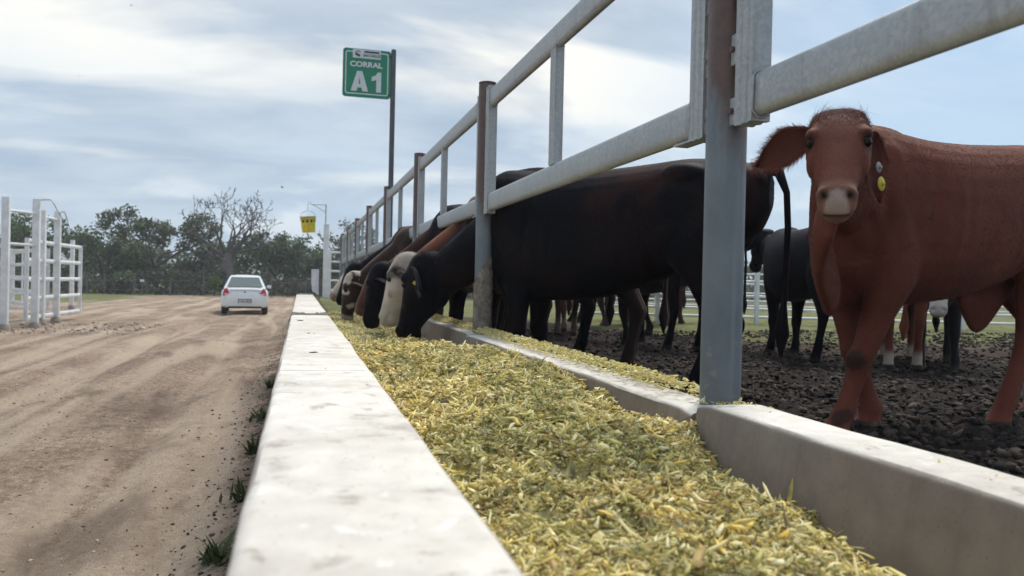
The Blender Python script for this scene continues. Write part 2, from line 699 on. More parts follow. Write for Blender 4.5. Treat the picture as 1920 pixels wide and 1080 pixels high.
scatter('road_pebbles', 13000, on_road, lambda n: 0.003 + 0.011 * RNG.random(n) ** 4, MAT_STONE, 'small loose pebbles and crumbs on the dirt road',
        [(0.30, 0.23, 0.17), (0.17, 0.12, 0.09), (0.42, 0.36, 0.30), (0.10, 0.075, 0.06)], flat=0.45)
scatter('soil_crumbs', 4200, bank, lambda n: 0.003 + 0.013 * RNG.random(n) ** 4, MAT_STONE, 'dark soil crumbs banked along the trough wall',
        [(0.11, 0.080, 0.062), (0.16, 0.12, 0.093), (0.075, 0.055, 0.044)], flat=0.5)
scatter('gate_rubble', 700, gate_rubble, lambda n: 0.012 + 0.06 * RNG.random(n) ** 5, MAT_STONE, 'pale stones lying under the white gate posts',
        [(0.32, 0.27, 0.22), (0.20, 0.15, 0.12), (0.45, 0.41, 0.36)], flat=0.5)
scatter('pen_clods', 44000, in_pen, lambda n: 0.004 + 0.024 * RNG.random(n) ** 3.2, MAT_CLOD, 'dark clods of trampled dung and soil in the pen',
        [(0.022, 0.018, 0.017), (0.040, 0.031, 0.027), (0.030, 0.026, 0.026), (0.095, 0.070, 0.054), (0.055, 0.041, 0.033), (0.016, 0.014, 0.014)], flat=0.65, rough=0.55, smooth=True)

# ================================================================== concrete feed trough
def concrete_material():
    m = NT('concrete', 0.9, 0.25)
    P = m.coord('Object')
    n1 = m.noise(P, 1.6, 5, 0.6, 0.3)
    n2 = m.noise(P, 14.0, 5, 0.65)
    n3 = m.noise(P, 90.0, 4, 0.7)
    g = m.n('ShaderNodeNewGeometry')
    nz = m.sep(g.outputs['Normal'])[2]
    # paler top, greyer brown formed faces with their shade put into the colour
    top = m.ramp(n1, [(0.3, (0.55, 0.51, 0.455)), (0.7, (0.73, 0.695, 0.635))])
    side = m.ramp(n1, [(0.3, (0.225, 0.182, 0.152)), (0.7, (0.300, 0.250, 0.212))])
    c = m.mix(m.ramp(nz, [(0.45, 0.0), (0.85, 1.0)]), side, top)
    c = m.mix(1.0, c, m.ramp(n2, [(0.25, 0.82), (0.75, 1.12)]), 'MULTIPLY')
    # feed juice stains and dark pits
    streak = m.noise(m.coord('Object', (1, 9.0, 0.6)), 2.2, 4, 0.6)
    c = m.mix(m.math('MULTIPLY', m.ramp(streak, [(0.52, 0.0), (0.72, 0.35)]), m.ramp(nz, [(0.3, 1.0), (0.6, 0.0)])), c, (0.16, 0.125, 0.10))
    blot = m.noise(m.coord('Object', (1, 1, 1), (7, 0, 1)), 13.0, 6, 0.68, 0.5)
    topm = m.ramp(nz, [(0.5, 0.0), (0.8, 1.0)])
    c = m.mix(m.math('MULTIPLY', topm, m.ramp(blot, [(0.58, 0.0), (0.66, 0.7)])), c, (0.80, 0.785, 0.755))
    c = m.mix(m.math('MULTIPLY', topm, m.ramp(blot, [(0.34, 0.75), (0.42, 0.0)])), c, (0.33, 0.29, 0.25))
    pit = m.voronoi(P, 55.0)
    c = m.mix(m.ramp(pit, [(0.06, 0.55), (0.13, 0.0)]), c, (0.10, 0.075, 0.06))
    st = m.noise(m.coord('Object', (1, 0.7, 1), (3, 1, 2)), 5.5, 5, 0.7)
    c = m.mix(m.ramp(st, [(0.60, 0.0), (0.72, 0.55)]), c, (0.27, 0.235, 0.205))
    m.set('Base Color', c)
    h = m.math('ADD', m.math('MULTIPLY', n3, 0.3), m.math('MULTIPLY', n2, 0.8))
    m.bump(h, 0.45, 0.008)
    return m.m


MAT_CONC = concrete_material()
MAT_MORTAR = mat_plain('joint_mortar', (0.16, 0.145, 0.13), 0.95, 0.1, vary=0.45, scale=22, bump=1.0)
SEG = 3.08
POST_Y = [2.045 + SEG * k for k in range(9)]
POST_X = 1.16
trough = empty('feed_trough', (0.5, 2.0, 0.0))
tag(trough, 'long worn concrete feed trough full of chopped feed beside the road', 'feed trough')
TOP_L, TOP_R = 1.08, 0.98


def u_profile():
    r = 0.016
    def rc(cx, cz, a0, a1):
        return [(cx + r * math.cos(math.radians(a)), cz + r * math.sin(math.radians(a))) for a in np.linspace(a0, a1, 4)]
    out = [(WALL_X0 - 0.015, -0.15)]
    out += rc(WALL_X0 + r, TOP_L - r, 180, 90)
    out += rc(WALL_X1 - r, TOP_L - r, 90, 0)
    out += [(WALL_X1 + 0.05, 0.72), (WALL_X1 + 0.15, 0.62), (IN_X1 - 0.13, 0.62), (IN_X1 - 0.04, 0.72)]
    out += rc(IN_X1 + r, TOP_R - r, 180, 90)
    out += rc(OUT_X1 - r, TOP_R - r, 90, 0)
    out += [(OUT_X1 + 0.005, 0.40), (OUT_X1 - 0.02, -0.15)]
    return out


def trough_section(y0, y1, dx=0.0, dz=0.0, seed=0):
    prof = u_profile()
    k = len(prof)
    ys_ = np.linspace(y0, y1, max(2, int((y1 - y0) / 0.07)))
    V = []
    for y in ys_:
        w = 0.006 * (fbm(np.array([y * 3.0]), np.array([seed * 3.3]), 3, seed)[0] - 0.5)
        end = min(abs(y - y0), abs(y - y1))
        ch = 0.010 if end < 0.001 else 0.0
        for i, (x, z) in enumerate(prof):
            n = vnoise(np.array([x * 9 + y * 7]), np.array([z * 9 + i]), 40 + seed)[0] - 0.5
            topc = 1.0 if z > 0.9 else 0.3
            rt = 1.0 if x > 0.5 else 0.0
            V.append((x + dx * rt + n * 0.003, y, z + dz * rt + w * topc + n * 0.003 * topc - ch * topc * rt))
    F = []
    for a in range(len(ys_) - 1):
        for i in range(k):
            j = (i + 1) % k
            F.append((a * k + i, a * k + j, (a + 1) * k + j, (a + 1) * k + i))
    mb = MB()
    mb.add(V, F)
    L_ = len(ys_) - 1
    mb.add([V[i] for i in range(k)], [tuple(range(k))])
    mb.add([V[L_ * k + i] for i in range(k)], [tuple(reversed(range(k)))])
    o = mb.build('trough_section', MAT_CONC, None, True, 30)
    o.parent = trough
    o.matrix_parent_inverse = Matrix.Translation(-Vector((0.5, 2.0, 0.0)))
    return o


_jy = [1.97 + SEG * k for k in range(9)]
_ends = [-2.2] + [_jy[0]] + _jy[1:4]
for q in range(len(_ends) - 1):
    trough_section(_ends[q] + 0.007, _ends[q + 1] - 0.007, dx=(0, -0.012, 0.004, -0.006)[q], dz=(0.010, -0.014, -0.008, -0.012)[q], seed=q + 1)
# rough mortar bridging the joints of the road side wall
for q, y in enumerate((_jy[1], _jy[3])):
    mb = MB()
    rings = []
    for t in np.linspace(-0.11, 0.11, 9):
        hgt = 0.016 * math.cos(t / 0.11 * math.pi / 2) + 0.003
        ring = []
        for j in range(13):
            u = j / 12
            x = WALL_X0 - 0.014 + u * (WALL_X1 - WALL_X0 + 0.026)
            nz = vnoise(np.array([x * 60 + q * 9]), np.array([t * 60]), 3)[0]
            drop = 0.05 * (max(0, abs(u - 0.5) - 0.44) / 0.06)
            ring.append((x, y + t, TOP_L - 0.010 + hgt * (0.4 + 1.2 * nz) - drop))
        rings.append(ring)
    V = [p for r in rings for p in r]
    mb.add(V, [(a * 13 + j, a * 13 + j + 1, (a + 1) * 13 + j + 1, (a + 1) * 13 + j) for a in range(8) for j in range(12)])
    o = mb.build('joint_mortar', MAT_MORTAR, None, True, 60)
    o.parent = trough
    o.matrix_parent_inverse = Matrix.Translation(-Vector((0.5, 2.0, 0.0)))

# ------------------------------------------------------------------ chopped feed
TROUGH_END = _jy[3]


def feed_height(x, y):
    u = np.clip((x - WALL_X1) / (IN_X1 - WALL_X1), 0, 1)
    zr = np.interp(y, [0, 1.0, 1.3, 1.7, 2.1, 2.9, 3.3, 4.3, 5.2, 5.8, 12], [0.91, 0.92, 0.93, 0.945, 0.985, 0.995, 0.99, 0.955, 0.88, 0.83, 0.82])
    ze = np.interp(y, [0, 1.2, 1.45, 1.7, 1.95, 2.4, 2.7, 2.9, 3.3, 4.2, 5, 12], [0.79, 0.79, 0.82, 0.81, 0.885, 0.88, 0.86, 0.925, 0.91, 0.86, 0.80, 0.80])
    zl = np.interp(y, [0, 1.5, 4, 6, 12], [0.87, 0.89, 0.90, 0.83, 0.82])
    k = 0.55 + 0.07 * np.sin(y * 2.3)
    a = smoothstep(-0.15, 1.0, u / k)
    b = smoothstep(0.0, 1.12, (u - k) / (1 - k))
    z = np.where(u < k, zl + (zr - zl) * a, zr + (ze - zr) * b)
    z = z + 0.095 * (fbm(x * 5.0, y * 4.2, 3, 51) - 0.5)
    z = z + 0.085 * (fbm(x * 12, y * 11, 3, 55) - 0.5) + 0.020 * (fbm(x * 34, y * 32, 2, 57) - 0.5)
    return z


def feed_material():
    m = NT('chopped_feed', 0.75, 0.25)
    m.set('Base Color', m.attr('tint'))
    tr = m.n('ShaderNodeBsdfTranslucent')
    m.link(m.attr('tint'), tr.inputs['Color'])
    mx = m.n('ShaderNodeMixShader')
    mx.inputs[0].default_value = 0.35
    m.link(m.b.outputs[0], mx.inputs[1])
    m.link(tr.outputs[0], mx.inputs[2])
    m.link(mx.outputs[0], m.t.nodes['Material Output'].inputs['Surface'])
    return m.m


MAT_FEED = feed_material()
FEED_TINTS = np.array([(0.70, 0.62, 0.27), (0.62, 0.57, 0.24), (0.82, 0.76, 0.43), (0.50, 0.48, 0.19), (0.76, 0.69, 0.36),
                       (0.36, 0.34, 0.14), (0.86, 0.82, 0.55), (0.52, 0.39, 0.19), (0.66, 0.60, 0.26), (0.20, 0.165, 0.085), (0.80, 0.66, 0.24), (0.80, 0.75, 0.46)])


def chips(P, length, width, thick, tilt=0.42, tints=FEED_TINTS):
    """slivers of chopped maize: bent, unequal six-sided flakes"""
    n = len(P)
    L_, W, Tk = length, width, thick
    base = np.array([(-1, -0.6, 0), (-0.1, -1, 0.35), (1, -0.35, 0), (1, 0.4, 0.1), (0.0, 1, 0.45), (-1, 0.5, 0.05),
                     (-0.9, -0.4, -1), (0, -0.7, -0.7), (0.9, -0.2, -1), (0.9, 0.2, -1), (0.0, 0.7, -0.7), (-0.9, 0.4, -1)])
    V = np.repeat(base[None], n, 0) + RNG.normal(0, 0.16, (n, 12, 3))
    V *= np.stack([L_ / 2, W / 2, Tk / 2], -1)[:, None]
    V[..., 2] += (V[..., 0] ** 2) / (L_[:, None] + 1e-6) * RNG.normal(0, 0.35, (n, 1))
    a = RNG.uniform(0, 2 * np.pi, n)
    b = RNG.normal(0, tilt, n)
    g = RNG.normal(0, 0.9, n)
    def rot(V, ang, i, j):
        c, s = np.cos(ang)[:, None], np.sin(ang)[:, None]
        u, w = V[..., i] * c - V[..., j] * s, V[..., i] * s + V[..., j] * c
        V[..., i], V[..., j] = u, w
    rot(V, g, 1, 2)
    rot(V, b, 0, 2)
    rot(V, a, 0, 1)
    V += P[:, None]
    f = np.array([(0, 1, 4, 5), (1, 2, 3, 4), (0, 6, 7, 1), (1, 7, 8, 2), (3, 9, 10, 4), (4, 10, 11, 5), (2, 8, 9, 3), (5, 11, 6, 0)])
    F = (f[None] + (np.arange(n) * 12)[:, None, None]).reshape(-1, 4)
    T = tints[RNG.integers(0, len(tints), n)] * RNG.uniform(0.85, 1.25, (n, 1))
    return V.reshape(-1, 3), F, np.repeat(T, 12, 0)


def build_feed():
    # bed
    xs = np.linspace(WALL_X1 - 0.01, IN_X1 + 0.01, 90)
    ys_ = np.concatenate([np.arange(0.2, 3.2, 0.012), np.arange(3.2, 6.5, 0.03), np.arange(6.5, TROUGH_END, 0.08)])
    Xg, Yg = np.meshgrid(xs, ys_)
    Z = feed_height(Xg, Yg) - 0.004 + 0.014 * (RNG.random(Xg.shape) - 0.5)
    V = np.stack([Xg, Yg, Z], -1).reshape(-1, 3)
    ny, nx = Xg.shape
    i = np.arange((ny - 1) * nx).reshape(ny - 1, nx)[:, :-1].ravel()
    F = np.stack([i, i + 1, i + nx + 1, i + nx], 1)
    C_ = FEED_TINTS[RNG.integers(0, len(FEED_TINTS), len(V))] * 0.85
    Vs, Fs, Cs, b = [V], [F], [C_], len(V)

    def lay(n, y0, y1, lmin, lmax, pw=1.0, lift=0.010, wr=(0.16, 0.5)):
        nonlocal b
        y = y0 + (y1 - y0) * RNG.random(n) ** pw
        x = RNG.uniform(WALL_X1 + 0.004, IN_X1 - 0.004, n)
        L_ = lmin + (lmax - lmin) * RNG.random(n) ** 2.6
        z = feed_height(x, y) + RNG.uniform(-0.006, lift, n)
        # patches of leafier, greener and of paler, grainier feed
        v, f, c = chips(np.stack([x, y, z], -1), L_, L_ * RNG.uniform(*wr, n), 0.0012 + L_ * 0.10)
        patch = fbm(x * 5, y * 4, 3, 61)
        hue = np.minimum(np.stack([0.80 + 0.95 * patch, 0.84 + 0.80 * patch, 0.78 + 0.9 * patch], -1), 1.5)
        Vs.append(v)
        Fs.append(f + b)
        Cs.append(c * np.repeat(hue, 12, 0))
        b += len(v)
    lay(30000, 0.55, 2.6, 0.004, 0.016, 1.0, 0.008, (0.35, 0.8))
    lay(34000, 0.55, 2.8, 0.008, 0.034, 1.0, 0.014, (0.14, 0.42))
    lay(36000, 2.3, 5.2, 0.007, 0.030, 1.0, 0.012, (0.18, 0.6))
    lay(9000, 4.6, TROUGH_END, 0.012, 0.040)
    lay(3200, 0.6, 4.8, 0.025, 0.065, 1.0, 0.020, (0.05, 0.13))
    lay(160, 0.7, 4.5, 0.035, 0.075, 1.0, 0.016, (0.14, 0.28))
    o = np_mesh('chopped_feed', np.vstack(Vs), np.vstack(Fs), MAT_FEED, None, False, np.vstack(Cs))
    tag(o, 'yellow green chopped maize feed heaped in the trough', None, kind='stuff')
    # spill on top of the pen side wall
    n = 13000
    y = 0.8 + 8.5 * RNG.random(n) ** 1.1
    dens = np.where(y < 1.75, 0.07, np.where(y < 2.3, 0.6, 1.0)) * (0.35 + 1.1 * fbm(y * 2.0, y * 0, 3, 71))
    keep = RNG.random(n) < dens
    y = y[keep]
    n = len(y)
    x = IN_X1 + 0.02 + (OUT_X1 - IN_X1 - 0.02) * np.clip(RNG.beta(2.2, 1.5, n), 0, 1)
    pile = 0.034 * RNG.random(n) * np.exp(-((x - 1.15) / 0.05) ** 2) * (y > 2.0)
    L_ = 0.006 + 0.022 * RNG.random(n) ** 2
    v, f, c = chips(np.stack([x, y, TOP_R + 0.004 + pile], -1), L_, L_ * RNG.uniform(0.2, 0.5, n), 0.0012 + L_ * 0.1, 0.3,
                    FEED_TINTS[[0, 2, 4, 6, 8, 10]])
    o = np_mesh('spilled_feed', v, f, MAT_FEED, None, False, c)
    tag(o, 'yellow feed crumbs spilled on top of the pen side trough wall', None, kind='stuff')


build_feed()


def blade(name, pts, w, tint, label, cat='husk', twist=0.8, group=None):
    """a dry leaf strip following points, folded along its midrib"""
    pts = [Vector(p) for p in pts]
    V, F = [], []
    k = len(pts)
    for i, p in enumerate(pts):
        d = (pts[min(i + 1, k - 1)] - pts[max(i - 1, 0)]).normalized()
        s = d.cross(Vector((0, 0, 1)))
        if s.length < 1e-3:
            s = Vector((1, 0, 0))
        s.normalize()
        s = Matrix.Rotation(twist * i / k, 3, d) @ s
        u = s.cross(d)
        ww = w * math.sin(math.pi * (0.12 + 0.86 * i / (k - 1))) ** 0.7
        V += [p - s * ww + u * ww * 0.35, p, p + s * ww + u * ww * 0.35]
    for i in range(k - 1):
        a = i * 3
        F += [(a, a + 1, a + 4, a + 3), (a + 1, a + 2, a + 5, a + 4)]
    m = len(V)
    V2 = [v - Vector((0, 0, 0.0012)) for v in V]
    F2 = [tuple(reversed([i + m for i in f])) for f in F]
    rim = []
    for i in range(k - 1):
        for j in (0, 2):
            a = i * 3 + j
            rim.append((a, a + 3, a + 3 + m, a + m))
    mb = MB()
    mb.add(V + V2, F + F2 + rim)
    mt = mat_plain('leaf_' + name, tint, 0.7, 0.2, vary=0.35, scale=60)
    o = mb.build(name, mt, None, True, 60)
    tag(o, label, cat, group)
    return o


def fh(x, y):
    return float(feed_height(np.array([x]), np.array([y]))[0])


_z = fh(0.99, 1.46)
blade('corn_leaf', [(0.985, 1.455, _z), (0.995, 1.46, _z + 0.02), (1.003, 1.467, _z + 0.042), (1.010, 1.472, _z + 0.062)], 0.0045, (0.42, 0.36, 0.12),
      'thin yellow leaf standing up beside the pen side trough wall', 'leaf')
blade('leaf_scrap', [(0.965, 1.435, _z - 0.005), (0.970, 1.44, _z + 0.008), (0.973, 1.445, _z + 0.018), (0.976, 1.45, _z + 0.026)], 0.006, (0.30, 0.05, 0.02),
      'small red leaf scrap at the foot of the upright yellow leaf', 'leaf')
_z = fh(1.01, 1.72)
blade('corn_husk', [(1.00, 1.70, _z), (1.012, 1.715, _z + 0.012), (1.025, 1.735, _z + 0.02), (1.03, 1.765, _z + 0.015)], 0.010, (0.085, 0.062, 0.035),
      'dark brown husk curling against the pen side trough wall', 'husk')
_z = fh(0.80, 1.66)
blade('corn_husk', [(0.795, 1.655, _z - 0.003), (0.80, 1.665, _z + 0.014), (0.807, 1.675, _z + 0.018), (0.812, 1.69, _z + 0.004)], 0.009, (0.05, 0.035, 0.022),
      'dark brown husk standing on the middle of the feed heap', 'husk')
_z = fh(0.45, 1.14)
blade('corn_husk', [(0.43, 1.12, _z + 0.004), (0.445, 1.135, _z + 0.014), (0.46, 1.15, _z + 0.014), (0.475, 1.165, _z + 0.006)], 0.011, (0.62, 0.52, 0.24),
      'pale yellow husk on the feed near the road side wall', 'husk')

# ================================================================== pen fence along the trough
def galv_material(name='galvanised_steel', tone=1.0, spangle=1.0):
    m = NT(name, 0.5, 0.5)
    P = m.coord('Object')
    v = m.voronoi(P, 95.0, 'Color')
    bw = m.n('ShaderNodeRGBToBW')
    m.link(v, bw.inputs[0])
    n1 = m.noise(P, 3.0, 5, 0.6)
    n2 = m.noise(P, 26.0, 5, 0.7)
    base = m.ramp(bw.outputs[0], [(0.2, tuple(tone * c for c in (0.33, 0.355, 0.37))), (0.8, tuple(tone * c for c in (0.42, 0.445, 0.46)))])
    base = m.mix(1.0 - 0.75 * spangle, base, tuple(tone * c for c in (0.38, 0.40, 0.415)))
    base = m.mix(1.0, base, m.ramp(n1, [(0.3, 0.84), (0.7, 1.1)]), 'MULTIPLY')
    # white zinc bloom and grime
    base = m.mix(m.ramp(n2, [(0.60, 0.0), (0.72, 0.5)]), base, (0.55, 0.57, 0.58))
    drip = m.noise(m.coord('Object', (22, 22, 1.2)), 1.0, 4, 0.6)
    base = m.mix(m.ramp(drip, [(0.58, 0.0), (0.75, 0.45)]), base, (0.20, 0.185, 0.17))
    m.set('Base Color', base)
    m.set('Metallic', 0.5)
    m.set('Roughness', m.ramp(n1, [(0.3, 0.42), (0.7, 0.62)]))
    m.bump(n2, 0.12, 0.004)
    return m.m


def post_material():
    """grey steel pipe, its upper half still in worn brown primer"""
    m = NT('post_steel', 0.5, 0.45)
    P = m.coord('Object')
    s = m.sep(P)
    n1 = m.noise(P, 5.0, 5, 0.65, 0.6)
    n2 = m.noise(P, 30.0, 4, 0.7)
    steel = m.ramp(n1, [(0.3, (0.105, 0.128, 0.150)), (0.7, (0.165, 0.188, 0.208))])
    steel = m.mix(m.ramp(m.noise(m.coord('Object', (30, 30, 0.8)), 1.0, 4), [(0.5, 0.0), (0.7, 0.4)]), steel, (0.28, 0.30, 0.31))
    primer = m.ramp(n2, [(0.3, (0.085, 0.054, 0.047)), (0.7, (0.125, 0.082, 0.070))])
    edge = m.math('ADD', m.math('ADD', s[2], m.math('MULTIPLY', s[0], 1.6)), m.math('ADD', m.math('MULTIPLY', n1, 0.30), m.math('MULTIPLY', m.noise(m.coord('Object', (3, 3, 1)), 6.0, 5, 0.7), 0.5)))
    c = m.mix(m.ramp(m.math('DIVIDE', edge, 4.0), [(0.275, 0.0), (0.320, 1.0)]), steel, primer)
    # splashes of dried feed and mud near the foot
    foot = m.ramp(m.math('DIVIDE', m.math('ADD', s[2], m.math('MULTIPLY', n2, 0.5)), 2.0), [(0.14, 0.75), (0.26, 0.0)])
    sp = m.math('MULTIPLY', foot, m.ramp(m.noise(P, 17.0, 5, 0.75), [(0.56, 0.0), (0.63, 0.8)]))
    c = m.mix(sp, c, (0.30, 0.27, 0.21))
    m.set('Base Color', c)
    m.set('Metallic', 0.15)
    m.bump(n2, 0.15, 0.004)
    return m.m


MAT_GALV = galv_material()
MAT_GALV_UP = galv_material('galvanised_profile', 1.0, 1.0)
MAT_POST = post_material()
MAT_CONC_SLEEVE = mat_plain('mud_sleeve', (0.20, 0.175, 0.15), 0.95, 0.1, vary=0.5, scale=24, bump=0.8)
LOW_C, TOP_C, RAIL_H, RAIL_W = 1.812, 2.475, 0.118, 0.048
POST_TOP = 2.60


def fence_post(y, label, top=POST_TOP, r=0.057, sleeve=False):
    root = empty('fence_post', (POST_X, y, TOP_R - 0.03))
    tag(root, label, 'fence post', 'fence posts standing on the trough wall')
    h = top - TOP_R + 0.03
    mb = MB()
    mb.lathe([(0.0, -0.3), (r, -0.3), (r, h - 0.012), (r - 0.005, h - 0.002)], 32)
    mb.build('pipe', MAT_POST, root, True, 40)
    mb = MB()
    mb.lathe([(r - 0.004, h - 0.006), (r * 1.02, h), (r * 1.0, h + 0.008), (r * 0.5, h + 0.016), (0, h + 0.018)], 32)
    mb.build('cap', MAT_POST, root, True, 40)
    if sleeve:
        mb = MB()
        pr = []
        V, F = [], []
        for i, z in enumerate(np.linspace(0.0, 0.52, 12)):
            for j in range(24):
                a = 2 * math.pi * j / 24
                topz = 0.42 + 0.10 * math.sin(a * 1.0 + 2.2)
                rr = r + 0.004 + 0.004 * vnoise(np.array([j * 0.8]), np.array([i * 0.9]), 4)[0]
                V.append((rr * math.cos(a), rr * math.sin(a), min(z, topz)))
        for i in range(11):
            for j in range(24):
                a, b = i * 24 + j, i * 24 + (j + 1) % 24
                F.append((a, b, b + 24, a + 24))
        mb.add(V, F)
        mb.build('mud_coat', MAT_CONC_SLEEVE, root, True, 60)
    return root


def stadium(w, h, n=7):
    """upright oval tube outline"""
    r = w / 2
    pts = []
    for a in np.linspace(0, math.pi, n):
        pts.append((r * math.cos(a), h / 2 - r + r * math.sin(a)))
    for a in np.linspace(math.pi, 2 * math.pi, n):
        pts.append((r * math.cos(a), -h / 2 + r + r * math.sin(a)))
    return pts


def rail_mesh(name, y0, y1, zc, parent):
    out = stadium(RAIL_W, RAIL_H)
    k = len(out)
    ys_ = np.linspace(y0, y1, 9)
    V = [(x, y, z + zc) for y in ys_ for x, z in out]
    F = [(a * k + i, a * k + (i + 1) % k, (a + 1) * k + (i + 1) % k, (a + 1) * k + i) for a in range(8) for i in range(k)]
    F += [tuple(range(k)), tuple(8 * k + i for i in reversed(range(k)))]
    mb = MB()
    mb.add(V, F)
    return mb.build(name, MAT_GALV, parent, True, 50)


def upright_mesh(y, z0, z1, parent, width=0.082, depth=0.05):
    """rolled profile upright with shallow ribs on its faces"""
    w, d = width / 2, depth / 2
    out = [(-d, -w), (d, -w)]
    # ribbed face towards +x and -x (face spans y)
    def face(sx):
        ys_ = [-w, -w * 0.62, -w * 0.5, -w * 0.30, -w * 0.18, w * 0.18, w * 0.30, w * 0.5, w * 0.62, w]
        dep = [0, 0, 0.006, 0.006, 0, 0, 0.006, 0.006, 0, 0]
        return [(sx * (d - e), yy) for yy, e in zip(ys_, dep)]
    right = face(1)
    left = list(reversed(face(-1)))
    out = right + left
    mb = MB()
    mb.prism([(a, b + y) for a, b in out], z0, z1, 'z')
    # cap plate
    mb.box((0, y, z1 + 0.003), (depth + 0.004, width + 0.004, 0.006))
    return mb.build('upright', MAT_GALV_UP, parent, False)


def fence_panel(y0, y1, label, near=False):
    """a hung rail fence length between two posts"""
    g = 0.057 + 0.030
    root = empty('pipe_fence', (POST_X, 0, 0))
    tag(root, label, 'fence', 'pipe fence lengths between the posts')
    a, b = y0 + g + 0.045, y1 - g - 0.045
    rail_mesh('lower_rail', a - 0.03, b + 0.03, LOW_C, root)
    rail_mesh('top_rail', a - 0.03, b + 0.03, TOP_C, root)
    zb, zt = LOW_C - RAIL_H / 2 - 0.012, TOP_C + RAIL_H / 2 + 0.012
    upright_mesh(a, zb, zt, root, 0.085, 0.056)
    upright_mesh(b, zb, zt, root, 0.085, 0.056)
    upright_mesh((a + b) / 2 + 0.05, LOW_C + RAIL_H / 2 - 0.004, TOP_C - RAIL_H / 2 + 0.004, root, 0.078, 0.044)
    # hinge lugs joining the panel to the posts
    for yy, sg in ((a, -1), (b, 1)):
        for z, hh in ((zb + 0.045, 0.075), (zb + 0.215, 0.085), (zb + 0.40, 0.085), (zt - 0.12, 0.085)):
            mb = MB()
            mb.box((-0.004, yy + sg * 0.066, z), (0.034, 0.052, hh), bev=0.003)
            mb.build('hinge_lug', MAT_GALV, root, True, 40)
    if near:
        # weld beads where the rails meet the uprights, bolts through the lugs
        for zc in (LOW_C, TOP_C):
            for yy in (a + 0.045, b - 0.045):
                out = stadium(RAIL_W + 0.006, RAIL_H + 0.006, 9)
                mb = MB()
                mb.tube([(x, yy + 0.002 * math.sin(i * 2.1), z + zc) for i, (x, z) in enumerate(out + out[:1])], [0.0045 + 0.0012 * math.sin(i * 1.7) for i in range(len(out) + 1)], 6)
                mb.build('weld_bead', MAT_GALV_UP, root, True, 60)
        for yy, sg in ((a, -1), (b, 1)):
            for z in (zb + 0.045, zb + 0.215, zb + 0.40):
                mb = MB()
                mb.tube([(-0.020, yy + sg * 0.066, z), (-0.030, yy + sg * 0.066, z)], 0.009, 6)
                mb.build('bolt', MAT_POST, root, False)
    # weld plate under the lower rail at the near end
    mb = MB()
    mb.box((0, a + 0.09, zb + 0.004), (0.05, 0.12, 0.007), bev=0.002)
    mb.build('weld_plate', MAT_GALV, root, True, 40)
    return root


_ord = ['nearest', 'second', 'third', 'fourth', 'fifth', 'sixth', 'seventh', 'eighth']
_plab = ['thick grey pipe post nearest the viewer, brown primer on its upper half',
         'pipe post with a mud coated foot beside the black cow\'s neck',
         'thin looking third pipe post from the viewer along the fence',
         'fourth pipe post from the viewer, carrying the green sign pole',
         'fifth pipe post from the viewer along the fence', 'sixth pipe post from the viewer along the fence',
         'seventh pipe post from the viewer along the fence', 'farthest pipe post at the end of the rail fence']
for q in range(8):
    fence_post(POST_Y[q], _plab[q], sleeve=(q == 1))
_clab = ['galvanised oval rail fence length over the red cow, cut by the right edge',
         'galvanised oval rail fence length over the big black cow, between the two nearest posts'] + [
    '%s galvanised rail fence length from the viewer along the fence' % _ord[q] for q in range(2, 8)]
_py = [POST_Y[0] - SEG] + POST_Y[:8]
for q in range(8):
    fence_panel(_py[q], _py[q + 1], _clab[q], near=(q < 3))

# ------------------------------------------------------------------ pen sign on its pole
MAT_SIGN = mat_plain('sign_green', (0.020, 0.225, 0.135), 0.45, 0.4, vary=0.06)
MAT_SIGNW = mat_plain('sign_white', (0.60, 0.66, 0.68), 0.45, 0.4, vary=0.05)
MAT_SIGND = mat_plain('sign_dark', (0.03, 0.05, 0.07), 0.5, 0.3, vary=0.05)
MAT_POLE = mat_plain('sign_pole_steel', (0.075, 0.085, 0.095), 0.5, 0.4, vary=0.2)


def text_part(parent, name, body, size, loc, mat, bold=0.0, extrude=0.002, sx=1.0):
    cu = bpy.data.curves.new(name, 'FONT')
    cu.body = body
    cu.size = size
    cu.align_x = 'CENTER'
    cu.align_y = 'CENTER'
    cu.offset = bold
    cu.extrude = extrude
    cu.resolution_u = 6
    o = bpy.data.objects.new(name, cu)
    COL.objects.link(o)
    dg = bpy.context.evaluated_depsgraph_get()
    me = bpy.data.meshes.new_from_object(o.evaluated_get(dg))
    bpy.data.objects.remove(o, do_unlink=True)
    me.transform(Matrix.Diagonal((sx, 1, 1, 1)))
    me.transform(Matrix.Rotation(math.pi / 2, 4, 'X'))
    me.materials.clear()
    me.materials.append(mat)
    o = bpy.data.objects.new(name, me)
    COL.objects.link(o)
    o.parent = parent
    o.location = loc
    return o


def rrect(w, h, r, n=5):
    pts = []
    for cx, cz, a0 in ((w / 2 - r, h / 2 - r, 0), (-w / 2 + r, h / 2 - r, 90), (-w / 2 + r, -h / 2 + r, 180), (w / 2 - r, -h / 2 + r, 270)):
        for a in np.linspace(a0, a0 + 90, n):
            pts.append((cx + r * math.cos(math.radians(a)), cz + r * math.sin(math.radians(a))))
    return pts


